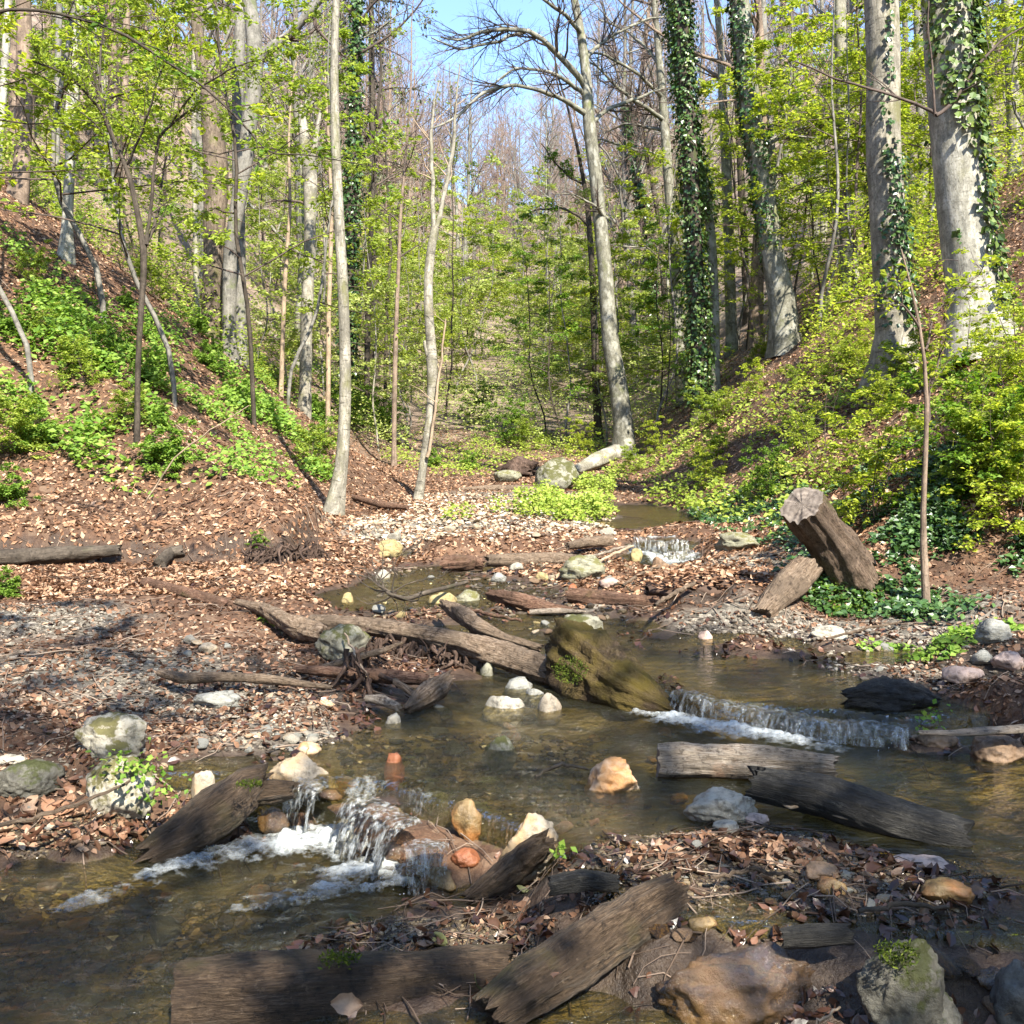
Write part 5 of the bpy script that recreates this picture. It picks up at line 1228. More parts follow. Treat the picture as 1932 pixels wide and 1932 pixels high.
def ledge():
    xs = np.linspace(0, 1, 60); ring = np.linspace(0, 1, 26)
    A = resample(np.array([Z(1222,1128,.4), Z(1290,1118,.42), Z(1370,1118,.42), Z(1440,1122,.43), Z(1480,1112,.46)]), 60)
    V = []
    for k, p in enumerate(A):
        e = math.sin(math.pi * min(1, max(0, (k + 1) / 61))) ** .4
        for f in ring:
            a = f * 2 * math.pi
            und = 1 if math.sin(a) < 0 else .5
            V.append(p + np.array([0, .34 * math.cos(a) * e, .085 * math.sin(a) * e + .05]))
    V = np.array(V); nn = fbm(V * 6, 4)
    V[:, 2] += .05 * nn; V[:, 1] += .09 * fbm(V * 5 + 8, 3)
    i = np.arange(60 * 26).reshape(60, 26)
    q = np.stack([i[:-1], np.roll(i[:-1], -1, 1), np.roll(i[1:], -1, 1), i[1:]], -1).reshape(-1, 4)
    m = 900; i = R.integers(3, 57, m)
    D = R.normal(size=(m, 3)); D[:, 2] *= .2; Nn = nrm(np.stack([R.normal(0, .35, m), R.normal(-.1, .35, m), np.ones(m)], 1))
    a_ = R.uniform(-1, 1, m)
    Vl, fl_ = leaf_mesh2(A[i] + np.stack([R.normal(0, .03, m), .34 * a_, .055 + .085 * np.sqrt(1 - a_ ** 2) + R.uniform(.0, .03, m)], 1), D, Nn, .055 * R.uniform(.5, 1.3, m), .6, .12)
    tag(mk('ledge_leaves', Vl, fl_, M['litter'], smooth=False), 'dead leaves heaped on the overhanging earth shelf', 'leaf litter', kind='stuff')
    loc = A[30]
    o = mk('earth_ledge', V, q, M['root'], loc=loc); tag(o, 'overhanging shelf of roots and earth topped with dead leaves, right of centre', 'earth ledge')
ledge()
# twiggy dead branch standing in the stream
t4 = resample(np.array([zp(882,1098,.46,.014),zp(830,1112,.45,.018),zp(790,1122,.45,.02),zp(768,1132,.43,.018),zp(735,1122,.5,.013),zp(700,1090,.56,.008),zp(660,1082,.6,.005)]), 24)
root = empty('dead_branch', (*t4[12, :2], h1(t4[12, 0], t4[12, 1])), 'dark dead branch with fine bare twigs standing in the side stream', 'branch')
V, q, lp = tube_rough(t4, 8, .12, 8.0); mk('limb', V, q, M['dark'], root, root.location, lp=lp)
s1 = spawn(t4[None, 12:, :3], t4[None, 12:, 3], 13, .05, 1, .7, 60, 7, .55, up=.06, wob=.3, taper=.4, rmin=.0035)
s2 = spawn(*s1, 3, .25, 1, .55, 45, 5, .6, wob=.3, rmin=.0028)
mb = MB(); mb.add(*tubes(*s1, 5)); mb.add(*tubes(*s2, 4)); stuff_part(mb.build('twigs', M['dark'], root, root.location))
def stick(label, pts, mat='twig_pale', n=8, d=None):
    q4 = resample(np.array([zp(*p) if d is None else [*P(p[0], p[1], d), p[3]] for p in pts]), 14); q4[1:-1, :3] += R.normal(0, .004, (12, 3))
    V, q, lp = tube_rough(q4, n, .1, 9.0)
    o = mk('stick', V, q, M[mat], loc=q4[7, :3], lp=lp); tag(o, label, 'stick')
stick('thin pale stick leaning against the brown pole', [(650,1195,.45,.006),(675,1240,.36,.007),(692,1275,.31,.006)])
stick('pale curved twig lying in front of the blackened log', [(1452,1500,.24,.005),(1490,1520,.22,.007),(1530,1525,.215,.006),(1600,1545,.21,.004)])
stick('pale brown stick crossing the leafy ledge', [(1235,1142,.47,.012),(1270,1120,.5,.016),(1310,1100,.55,.016)], 'log')
stick('bent stick left of the leafy ledge by the layered rock', [(1175,1105,.46,.012),(1210,1082,.52,.013),(1245,1068,.54,.01)], 'log')
stick('stick caught at the far cascade', [(1130,1060,.5,.012),(1165,1042,.55,.016),(1195,1030,.6,.012)], 'twig_pale')
stick('second paler stick caught at the far cascade', [(1120,1048,.52,.012),(1155,1038,.56,.014),(1190,1028,.6,.008)], 'log_pale')
stick('long brown stick on the leaves by the mossy stones at lower left', [(-10,1560,.17,.008),(90,1535,.2,.009),(180,1505,.22,.007),(250,1470,.24,.005)], 'log')
stick('dark twig beside the wet brown boulder', [(1510,1955,.1,.004),(1550,1925,.15,.004),(1585,1900,.18,.003)], 'twig_pale')
stick('slender bleached stem on the left slope, leaning right', [(270,955,0,.008),(330,860,0,.007),(400,810,0,.006),(470,765,0,.004)], 'twig_pale', d=9.6)
stick('short grey stick on the right gravel shore', [(1560,1205,.35,.008),(1640,1185,.38,.009),(1700,1172,.41,.007)], 'log')

# ------------------------------------------------------------------ stones
def ico(sub):
    import bmesh
    bm = bmesh.new(); bmesh.ops.create_icosphere(bm, subdivisions=sub, radius=1.0)
    V = np.array([v.co[:] for v in bm.verts]); F3 = np.array([[v.index for v in f.verts] for f in bm.faces]); bm.free()
    return V, F3
ICO = {s: ico(s) for s in (1, 2, 3, 4, 5)}
def stone_shape(sub, seed, cuts=9, rough=.08, angular=.9, strata=0.0):
    V, F3 = ICO[sub]
    rg = np.random.default_rng(int(seed * 1000) % 100000)
    n = nrm(rg.normal(size=(cuts, 3))); dd = rg.uniform(.5, .92, cuts)
    dots = V @ n.T
    r = np.where(dots > .05, dd[None] / np.maximum(dots, .05), 9).min(1)
    r = np.minimum(r, 1.0)
    r = 1 * (1 - angular) + r * angular
    X = V * r[:, None]
    X = X * (1 + rough * fbm(X * 2.2 + seed, 3) + rough * .6 * fbm(X * 6 + seed, 3) - rough * .8 * np.clip(.25 - np.abs(fbm(X * 3 + seed + 5, 3)), 0, 1))[:, None]
    if strata:
        k = X[:, 2] * 5 + .6 * fbm(X * 1.3 + seed, 2)
        X[:, :2] *= (1 + strata * (np.abs((k % 1) - .5) - .25 + .6 * vnoise(np.stack([k * 0, np.floor(k), k * 0 + seed], -1))))[:, None]
    X = X / np.abs(X).max(0)
    X = X * (1 + .04 * fbm(X * 9 + seed, 3))[:, None]
    return X, F3
def stone(label, x0, y0, x1, y1, mat, name='stone', cat='stone', sub=4, ang=.8, rough=.09, strata=0.0, depth=.8, sink=.3, seed=None, tilt=0.0, on=None, cuts=11):
    """a stone filling the photo box x0..x1, y0..y1, standing on the ground there"""
    px = (x0 + x1) / 2
    if on is None: g = gp(px, y1 - (y1 - y0) * .08)
    else: g = Z(px, y1, on)
    dip = 0.0
    if on is None and g[1] < 17:
        w0 = float(W(np.array([g[0]]), np.array([g[1]]))[0])
        if w0 > g[2]:                       # its foot is under water: the photo shows the waterline
            bedz = g[2]; g = Z(px, y1 - (y1 - y0) * .05, w0); dip = w0 - min(bedz, h1(g[0], g[1])) + .02
    s = g[1] / F
    w = (x1 - x0) * s / 2; hgt = (y1 - y0) * s
    dep = w * depth * 2
    pit = math.atan2(CAM_Z - g[2], g[1])
    hv = max((hgt - dep * math.sin(pit) * .55) / math.cos(pit), hgt * .55)   # what the box height leaves for the stone's height
    X, F3 = stone_shape(sub, seed if seed is not None else R.uniform(1, 90), cuts, rough, ang, strata)
    full = (hv + max(hv * sink, dip)) / 2
    V = X * np.array([w, w * depth, full])
    if tilt:
        c_, s_ = math.cos(tilt), math.sin(tilt); V = np.stack([V[:, 0] * c_ - V[:, 2] * s_, V[:, 1], V[:, 0] * s_ + V[:, 2] * c_], 1)
    loc = np.array([g[0], g[1] + w * depth * .75, g[2]])
    V = V + loc + np.array([0, 0, hv - full])
    o = mk(name, V, F3, M[mat], loc=loc)
    return tag(o, label, cat)
for a in [
    ('large pale cream boulder at the left edge of the stream', 496,1418,634,1474,'rock_pale'),
    ('red brown stone with a white cap poking out of midstream', 722,1418,762,1440,'rock_rust'),
    ('small yellowish stone touching the large pale cream boulder', 545,1398,603,1424,'rock_orange'),
    ('orange and white pyramid shaped stone left of the pale split log', 1104,1428,1232,1498,'rock_orange'),
    ('white ridged stone in front of the blackened log', 1292,1474,1446,1560,'rock_white'),
    ('smooth grey white stone below the white ridged stone', 1346,1547,1402,1575,'rock_white'),
    ('flat pinkish stone right of the white ridged stone', 1398,1533,1462,1558,'rock_pink'),
    ('upright ochre stone standing at the lip of the near falls', 848,1512,916,1592,'rock_ochre'),
    ('pale topped wet stone right of the upright ochre stone', 934,1530,1062,1602,'rock_pale'),
    ('rust red block shaped stone at the foot of the small splashing fall', 846,1606,908,1648,'rock_rust'),
    ('yellow brown sunken stone in front of the rust red block', 788,1640,862,1692,'rock_ochre'),
    ('white rounded stone in the pool left of the mossy rotten stump', 908,1298,994,1338,'rock_white'),
    ('smooth grey tan stone between the white rounded stone and the rotten stump', 1004,1306,1062,1342,'rock_pale'),
    ('bright white pebble at the pool edge below the rough root chunk', 720,1344,756,1366,'rock_white'),
    ('moss covered sunken stone in midstream', 903,1383,978,1416,'rock_green'),
    ('flat greenish grey schist block on the pebbly left shore', 358,1296,448,1340,'rock_grey'),
    ('pale rounded stone on the left shore above the wet slab of wood', 350,1452,402,1500,'rock_pale'),
    ('white stone on the leaf litter, left of a pair', 344,1198,372,1216,'rock_white'),
    ('pair of touching cream stones on the leaf litter', 370,1214,408,1238,'rock_pale'),
    ('green mossy rock under the left end of the long brown log', 588,1180,704,1262,'rock_green'),
    ('pale green mossy stone behind the rotten stump', 1052,1158,1142,1200,'rock_green'),
    ('grey layered rock beside the damming log', 1054,1048,1148,1098,'rock_layer'),
    ('long tan stone block beside the upper right stream', 1342,1005,1442,1044,'rock_layer'),
    ('flat pale stone at the water edge below the right bank', 1534,1180,1622,1210,'rock_white'),
    ('grey rounded boulder with brown base near the right edge', 1838,1168,1922,1218,'rock_grey'),
    ('pink stone at the edge of the right pool', 1784,1254,1872,1296,'rock_pink'),
    ('brown wet stone below the driftwood board', 1738,1378,1822,1420,'rock_brown'),
    ('large pinkish brown stone cut by the right edge below the board', 1832,1384,1950,1440,'rock_brown'),
    ('yellow ochre stone left of the wet brown boulder', 1298,1732,1358,1770,'rock_ochre'),
    ('brown half sunk stone on the leafy gravel bar at lower right', 1508,1628,1594,1668,'rock_brown'),
    ('small tan stone in leaves below the brown half sunk stone', 1544,1658,1604,1696,'rock_ochre'),
    ('long pinkish flat stone in the lower right pool', 1678,1620,1806,1644,'rock_pink'),
    ('yellow brown leaf covered stone at lower right', 1748,1662,1856,1718,'rock_ochre'),
    ('reddish round stone on the midstream gravel tongue', 1318,1184,1348,1206,'rock_pink'),
    ('flat yellow stone under the dead twiggy branch', 804,1117,862,1135,'rock_yellow'),
    ('olive layered stone right of the flat yellow stone', 850,1110,905,1132,'rock_layer'),
    ('dark red brown stone in the corner pool at lower right', 1850,1830,1932,1880,'rock_wet'),
    ('white stone at the waterline of the damming log', 960,1062,988,1080,'rock_white'),
    ('yellowish stone between the damming log and the layered rock', 1010,1078,1040,1098,'rock_yellow'),
    ('grey stone below the dark reddish wood lump', 925,1080,956,1098,'rock_grey'),
    ('bright yellow stone at the far cascade', 1190,1032,1214,1050,'rock_yellow'),
    ('brown stone splitting the lower step of the far cascade', 1230,1048,1262,1068,'rock_brown'),
    ('reddish stone against the end of the reddish brown log', 1066,1100,1094,1128,'rock_rust'),
    ('purple grey stone right of the layered rock', 1128,1090,1172,1112,'rock_pink'),
    ('white stone on the left shore of the side stream', 706,1074,738,1092,'rock_white'),
    ('yellow stone at the left edge of the side stream', 708,1040,742,1056,'rock_yellow'),
    ('orange yellow stone low on the left shore', 640,1118,666,1136,'rock_yellow'),
    ('small mossy wedge shaped stone under the long brown log', 905,1248,938,1276,'rock_green'),
    ('grey flat stone in shadow under the rotten stump', 952,1276,1008,1300,'rock_grey'),
    ('blue grey rough stone left of the smooth grey tan stone', 985,1292,1030,1312,'rock_grey'),
    ('tan stone at the left picture edge by the mossy rock', -20,1424,46,1446,'rock_white'),
    ('grey stone on the right shore behind the pink stone', 1838,1228,1885,1262,'rock_grey'),
    ('rose coloured block at the right edge of the shore', 1880,1232,1950,1275,'rock_pink'),
    ('ochre stone among wet leaves right of centre bottom', 1545,1655,1590,1690,'rock_ochre'),
    ('round rough grey stone set in the bank below the leaning stump', 1508,1092,1545,1128,'rock_grey'),
    ('olive stone under the curl of the near falls', 700,1590,772,1625,'rock_wet'),
    ('brown stone splitting the small splashing fall', 752,1628,830,1662,'rock_wet'),
    ('ochre stone beneath the broad falling sheet', 610,1512,690,1545,'rock_wet'),
    ('brown stone under the right part of the broad falling sheet', 690,1545,760,1580,'rock_wet'), ('wet olive stone at the lip of the narrow chute', 600,1486,655,1508,'rock_wet'),
    ('wet rounded stone between the broad sheet and the upright ochre stone', 778,1562,842,1592,'rock_wet'),
    ('dark ochre ledge stone above the broad falling sheet', 690,1490,800,1520,'rock_wet'),
    ('rounded wet stone inside the narrow chute', 480,1520,545,1570,'rock_wet'),
    ('mossy flat stone showing above the surface at the gravel bar edge', 640,1738,676,1752,'rock_ochre')]:
    st = .12 if a[5] in ('rock_grey', 'rock_layer') else 0
    big = (a[3] - a[1]) > 60
    fall = any(w in a[0] for w in ('falling sheet', 'curl of', 'splitting the small', 'lip of the narrow', 'inside the narrow', 'broad sheet and'))
    stone(*a, on=(.10 if a[4] < 1560 else .03) if fall else None, sub=5 if (a[3] - a[1]) > 110 else (4 if big else 3), strata=st, ang=.95 if a[5] not in ('rock_layer', 'rock_orange') else 1.0, rough=.18, cuts=8)
stone('big moss flecked boulder standing behind the bright green plants', 1008,866,1098,930,'rock_green', 'boulder', 'boulder', 5, .9, .12, tilt=.25)
stone('flat tan boulder left of the moss flecked boulder', 930,888,985,912,'rock_layer', 'boulder', 'boulder', 4)
stone('upper crumbling mossy boulder of the pair on the left shore', 126,1348,275,1452,'rock_moss', 'boulder', 'boulder', 5, .6, .2, cuts=14)
stone('lower mossy boulder of the pair, with green sprigs on it', 140,1436,282,1558,'rock_moss', 'boulder', 'boulder', 5, .75, .16, cuts=9, tilt=.2)
stone('dark mossy boulder at the left edge', -40,1438,98,1520,'rock_darkmoss', 'boulder', 'boulder', 5, .7, .15)
stone('big glistening wet brown boulder at the bottom right of centre', 1180,1776,1600,1915,'rock_wet', 'boulder', 'boulder', 5, .8, .32, depth=.4, sink=.9, cuts=16, on=.035)
stone('moss topped grey boulder in the bottom right corner', 1618,1765,1795,1960,'rock_darkmoss', 'boulder', 'boulder', 5, .8, .2, depth=.6, on=.05)
stone('lower grey mossy lump in front of the moss topped boulder', 1720,1860,1850,1970,'rock_darkmoss', 'boulder', 'boulder', 5, .8, .2, on=.03)
stone('near black rock at the bottom right edge', 1880,1810,1990,1960,'rock_dark', 'boulder', 'boulder', 4, .8, .2, on=.03)
stone('rough tufted yellow stone at the left end of the side stream', 700,1018,764,1054,'rock_yellow', 'stone', 'stone', 4, .4, .2)
# smaller stones: groups nothing tells apart
SM = [(stone_shape(3, 3.3 + k * 1.7, 7, .12, 1.0)) for k in range(7)]
SMM = {}
def small(x, y, s, mat, label, group, sink=.35):
    k = int(R.integers(7)); key = (k, mat)
    if key not in SMM:
        o = mk('stone', SM[k][0] * [1, .8, .6], SM[k][1], M[mat]); SMM[key] = o.data
    else:
        o = bpy.data.objects.new('stone', SMM[key]); COL.objects.link(o)
    o.location = (x, y, h1(x, y) + s * .6 * (1 - sink)); o.scale = (s * R.uniform(.8, 1.3), s * R.uniform(.8, 1.2), s * R.uniform(.6, 1.1))
    o.rotation_euler = (R.normal(0, .25), R.normal(0, .25), R.uniform(0, 6.28))
    tag(o, label, 'stone', group)
def stones(n, boxes, s0, s1, mats, label, group):
    for _ in range(n):
        b = boxes[R.integers(len(boxes))]
        q = gp(R.uniform(b[0], b[2]), R.uniform(b[1], b[3]))
        small(q[0], q[1], R.uniform(s0, s1) * (1 if R.random() < .8 else 1.5), mats[R.integers(len(mats))], label, group)
PG = ['rock_pale', 'rock_grey', 'rock_white', 'rock_grey', 'rock_orange']
stones(45, [(460,1330,640,1425),(380,1330,560,1420),(440,1380,620,1425)], .012, .03, PG, 'small stone on the pebbly left shore above the cream boulder', 'stones on the left shore')
stones(22, [(1620,1200,1900,1290),(1560,1180,1800,1215)], .012, .032, ['rock_pale', 'rock_grey', 'rock_pink'], 'small stone on the right hand shore', 'stones on the right shore')
stones(24, [(1180,1590,1500,1690),(1440,1620,1800,1720),(1050,1600,1300,1680)], .010, .024, ['rock_brown', 'rock_grey', 'rock_pale', 'rock_ochre'], 'small stone in the wet leaves of the lower right gravel bar', 'stones on the lower right bar')
stones(30, [(700,1070,1200,1190),(950,1060,1180,1110),(1000,1170,1200,1200)], .02, .05, ['rock_pale', 'rock_yellow', 'rock_brown', 'rock_grey'], 'small stone in the middle side stream', 'stones in the side stream')
stones(28, [(660,985,1150,1025),(800,930,1100,1000)], .025, .06, ['rock_white', 'rock_pale'], 'white stone on the sunlit gravel bar', 'stones on the sunlit gravel bar')
stones(20, [(620,1400,900,1500),(780,1340,1060,1420),(640,1470,860,1580),(880,1480,1120,1620)], .025, .06, ['rock_brown', 'rock_ochre', 'rock_wet', 'rock_grey', 'rock_green'], 'wet stone breaking the surface of the midstream riffle', 'stones in the midstream riffle')
stones(8, [(650,1380,1100,1560),(1100,1390,1300,1560)], .02, .045, ['rock_brown', 'rock_ochre', 'rock_wet', 'rock_rust'], 'brown stone under the shallow midstream water', 'stones under the midstream water')
stones(12, [(20,1640,620,1900)], .03, .07, ['rock_brown', 'rock_ochre', 'rock_dark', 'rock_green'], 'blurred stone on the bed of the near left pool', 'stones under the near pool')
stones(14, [(0,1450,260,1600),(280,1440,400,1480)], .01, .025, PG, 'small stone among dead leaves at the lower left shore', 'stones at the lower left shore')
stones(8, [(1560,1820,1900,1930),(1180,1740,1300,1800)], .02, .05, ['rock_wet', 'rock_brown'], 'wet stone at the bottom right', 'stones at the bottom right')
stones(10, [(0,1180,560,1290)], .012, .03, PG, 'small stone on the grey gravel of the left terrace', 'stones on the left terrace')

# ------------------------------------------------------------------ loose stuff on the ground
def sample_view(n, x0, y0, x1, y1):
    out = np.array([gp(R.uniform(x0, x1), R.uniform(y0, y1)) for _ in range(n)])
    return out
def litter(name, n, ymin, ymax, size, keep, mat, label, lift=.012, tiltn=.45, fine=False):
    y = np.exp(R.uniform(math.log(ymin), math.log(ymax), n)); x = R.uniform(-1, 1, n) * (.56 * y + .4)
    g = H(x, y)
    k = keep(x, y, g)
    x, y, g = x[k], y[k], g[k]; m = len(x)
    e = .03
    N = nrm(np.stack([-(H(x + e, y, False) - H(x - e, y, False)) / (2 * e), -(H(x, y + e, False) - H(x, y - e, False)) / (2 * e), np.ones(m)], 1))
    N = nrm(N + R.normal(0, tiltn, (m, 3)))
    D = np.cross(N, R.normal(size=(m, 3)))
    V, f = (leaf_mesh2 if fine else leaf_mesh)(np.stack([x, y, g + R.uniform(.002, lift, m)], 1) - nrm(D) * size * .4, D, N, size * R.uniform(.3, 1.35, m) * (1 + .01 * y), R.uniform(.35, .8, (m, 1)), .1)
    o = mk(name, V, f, M[mat], smooth=False)
    tag(o, label, 'leaf litter', kind='stuff')
def dry(x, y, g):
    w = W(x, y); near = y < 17
    gr = patch(x, y, [g_ for g_ in GRAVEL[:15] if g_[1] > 1040])
    clump = .5 + .5 * fbm(np.stack([x * 1.7, y * 1.7, x * 0], -1), 3)
    lip = (np.abs(y - f1(x)) < .28) & (x > -1.0) & (x < .15)
    return ~lip & ((~near) | (g > w + .02)) & (R.random(len(x)) < np.clip(1.15 - gr * .45 - .6 * patch(x, y, GRAVEL[5:8]), .06, 1) * (.45 + .9 * clump))
litter('dead_leaves', 62000, 3.0, 8.5, .036, dry, 'litter_near', 'brown dead leaves carpeting the near shores', fine=True)
litter('dead_leaves', 190000, 7.5, 30, .052, dry, 'litter', 'brown dead leaves carpeting both slopes and the far bar')
def wetk(x, y, g):
    w = W(x, y)
    d = g - w
    clump = fbm(np.stack([x * 4, y * 4, x * 0 + 3], -1), 3)
    return (d > -.02) & (d < .07) & (R.random(len(x)) < np.clip(.35 + 1.3 * clump, 0, 1)) & (y < 12)
litter('wet_leaves', 45000, 2.3, 12, .042, wetk, 'litter_wet', 'sodden dark leaves along the water edges', .02, .5, True)
def sunk(x, y, g):
    w = W(x, y); d = w - g
    clump = fbm(np.stack([x * 3, y * 3, x * 0 + 8], -1), 3)
    return (d > .0) & (d < .14) & (R.random(len(x)) < np.clip(.05 + .9 * clump, 0, 1)) & (y < 12)
litter('sunken_leaves', 5000, 2.4, 12, .045, sunk, 'litter_wet', 'dark leaves lying on the stream bed', .02, .3)
def twig_litter(n, name, label):
    y = np.exp(R.uniform(math.log(2.6), math.log(16), n)); x = R.uniform(-1, 1, n) * (.56 * y + .3)
    g = H(x, y); k = (g > W(x, y) - .01); x, y, g = x[k], y[k], g[k]; m = len(x)
    a = R.uniform(0, 6.28, m); L = R.uniform(.06, .32, m) * (1 + .04 * y); K = 5
    pa = []
    for q in range(K):
        s_ = (q / (K - 1) - .5) * L
        X = x + np.cos(a) * s_ + R.normal(0, .006, m); Y = y + np.sin(a) * s_ + R.normal(0, .006, m)
        pa.append(np.stack([X, Y, H(X, Y) + .008 + R.uniform(0, .02, m)], 1))
    V, q, lp = tubes(np.stack(pa, 1), R.uniform(.0009, .0032, m)[:, None] * np.linspace(1, .5, K)[None] * (1 + .09 * y[:, None]), 4)
    o = mk(name, V, q, M['fallen_twig'], lp=lp); tag(o, label, 'twigs', kind='stuff')
M['fallen_twig'] = mat_leaf('fallen twig', [(.025, .017, .012), (.07, .048, .034), (.14, .10, .075), (.26, .20, .15)], 0, .8, .2)
twig_litter(2600, 'fallen_twigs', 'thin fallen twigs lying over the leaves on both shores')
def pebbles(n, boxes, s0, s1, mat, label, name='pebbles'):
    V0, F0 = ICO[1]
    pts = []
    for b in boxes:
        c = [gp(b[0], b[1]), gp(b[2], b[1]), gp(b[0], b[3]), gp(b[2], b[3])]
        k = n // len(boxes)
        u, v = R.random(k), R.random(k)
        p = (c[0] * 1)[None] * ((1 - u) * (1 - v))[:, None] + c[1] * (u * (1 - v))[:, None] + c[2] * ((1 - u) * v)[:, None] + c[3] * (u * v)[:, None]
        pts.append(p)
    p = np.concatenate(pts); m = len(p); g = H(p[:, 0], p[:, 1])
    s = s0 * (s1 / s0) ** (R.random(m) ** 2)
    S = s[:, None] * np.stack([R.uniform(.7, 1.4, m), R.uniform(.7, 1.3, m), R.uniform(.35, .75, m)], 1)
    a = R.uniform(0, 6.28, m); X = V0[None] * (1 + R.normal(0, .13, (m, len(V0), 1))) * S[:, None]
    X = np.stack([X[..., 0] * np.cos(a)[:, None] - X[..., 1] * np.sin(a)[:, None], X[..., 0] * np.sin(a)[:, None] + X[..., 1] * np.cos(a)[:, None], X[..., 2]], -1)
    X = X + np.stack([p[:, 0], p[:, 1], g + s * .25], 1)[:, None]
    f = F0[None] + (np.arange(m) * len(V0))[:, None, None]
    o = mk(name, X.reshape(-1, 3), f.reshape(-1, 3), M[mat], smooth=False); tag(o, label, 'pebbles', kind='stuff')
M['pebble'] = mat_leaf('pebble', [(.03, .024, .018), (.075, .06, .045), (.13, .11, .085), (.20, .17, .13), (.34, .30, .24)], 0, .8, .3)
M['pebble_sunlit'] = mat_leaf('sun bright pebble', [(.12, .10, .075), (.27, .21, .14), (.40, .32, .22), (.50, .42, .31), (.62, .56, .45)], 0, .85, .2)  # lighter pebble copy: the bar's sunlight is put into its colour
M['pebble_wet'] = mat_leaf('wet pebble', [(.018, .014, .010), (.05, .038, .024), (.10, .075, .045), (.17, .13, .08)], 0, .25, .5)
pebbles(6500, [(0,1190,560,1300),(250,1270,640,1360),(400,1340,640,1425),(0,1300,420,1500),(0,1140,200,1200)], .004, .015, 'pebble', 'grey gravel on the left terrace and shore')
pebbles(5200, [(660,975,1160,1025),(760,930,1120,985)], .010, .036, 'pebble_sunlit', 'gravel of the sunlit bar, painted sun bright')
pebbles(2400, [(1560,1170,1920,1290),(1280,1170,1560,1205)], .006, .022, 'pebble', 'gravel on the right shore')
pebbles(9000, [(1120,1580,1560,1690),(1440,1620,1860,1740),(620,1740,1000,1830),(0,1560,330,1610),(850,1740,1010,1810),(1100,1640,1480,1760)], .003, .012, 'pebble_wet', 'wet grit and gravel on the near bars')
pebbles(4200, [(640,1380,1150,1560),(700,1060,1200,1190),(0,1640,600,1900)], .008, .035, 'pebble_wet', 'pebbles on the stream bed')
# the bigger loose leaves that can be told apart lie one by one
LF = {}
def big_leaf(px, py, size, label, group=None, mat='litter', z=None):
    g = gp(px, py) if z is None else Z(px, py, z)
    k = (mat, int(R.integers(5)))
    if k not in LF:
        u = np.linspace(-1, 1, 7); v = np.linspace(0, 1, 9)
        U, Vv = np.meshgrid(u, v, indexing='ij')
        w = np.sin(np.pi * np.clip(Vv, 0.02, .98)) ** .8 * .34 * (1 + .12 * np.sin(Vv * 20 + k[1]))
        curl = .22 * U ** 2 + .16 * np.sin(Vv * 3 + k[1]) + .05 * vnoise(np.stack([U * 2, Vv * 4, U * 0 + k[1] * 3.3], -1))
        X = np.stack([U * w, Vv - .5, curl * (.4 + .2 * k[1])], -1).reshape(-1, 3)
        i = np.arange(63).reshape(7, 9); q = np.stack([i[:-1, :-1], i[1:, :-1], i[1:, 1:], i[:-1, 1:]], -1).reshape(-1, 4)
        tone = [(.30, .155, .085), (.20, .095, .05), (.38, .25, .16), (.14, .06, .033), (.26, .15, .10)][k[1]]
        if mat == 'green': tone = (.14, .15, .06)
        if mat == 'wet': tone = tuple(c * .32 for c in tone)
        tm = NT('leaf ' + mat); pp = tm.pbr(tm.mix(tm.noise(tm.n('ShaderNodeTexCoord').outputs['Object'], 9, 4), tone, tuple(c * .5 for c in tone)), .35 if mat == 'wet' else .65, .4)
        o = mk('fallen_leaf', X, q, tm.done(pp)); LF[k] = o.data
    else:
        o = bpy.data.objects.new('fallen_leaf', LF[k]); COL.objects.link(o)
    o.location = (g[0], g[1], g[2] + .012); o.scale = (size,) * 3
    o.rotation_euler = (R.normal(0, .35), R.normal(0, .35), R.uniform(0, 6.28))
    tag(o, label, 'leaf', group)
for _ in range(70):
    big_leaf(R.uniform(0, 270), R.uniform(1470, 1600), R.uniform(.05, .085), 'curled brown leaf on the lower left shore', 'leaves on the lower left shore')
for _ in range(60):
    b = [(1200,1590,1500,1690),(1480,1640,1880,1740),(1400,1720,1640,1780),(1560,1610,1700,1660)][R.integers(4)]
    big_leaf(R.uniform(b[0], b[2]), R.uniform(b[1], b[3]), R.uniform(.035, .065), 'sodden leaf on the lower right leaf bar', 'leaves on the lower right bar', 'wet')
for _ in range(50):
    b = [(560,1740,960,1830),(900,1820,1000,1930)][R.integers(2)]
    big_leaf(R.uniform(b[0], b[2]), R.uniform(b[1], b[3]), R.uniform(.035, .06), 'dark leaf stranded on the gravel behind the big sawn log', 'leaves behind the big sawn log', 'wet' if R.random() < .7 else 'green')
for px, py, s, m, lab, z in [(655,1905,.075,'litter','single pale brown leaf standing on the big sawn log',.16),(1575,1690,.05,'litter','reddish leaf upright on the lower right bar',None),(1580,1012 + 640,.05,'litter','tan leaf beside the brown half sunk stone',None),
    (990,1690,.055,'green','green oval leaf floating left of the short black stick',.03),(115,1245,.06,'litter','yellow leaf on the grey gravel of the left terrace',None),(1050,1850,.04,'litter','brown leaf lodged in the crack of the slanting log',.2),
    (120,1490,.09,'litter','largest pale leaf near the mossy pair of boulders',None)]:
    big_leaf(px, py, s, lab, None, m, z)
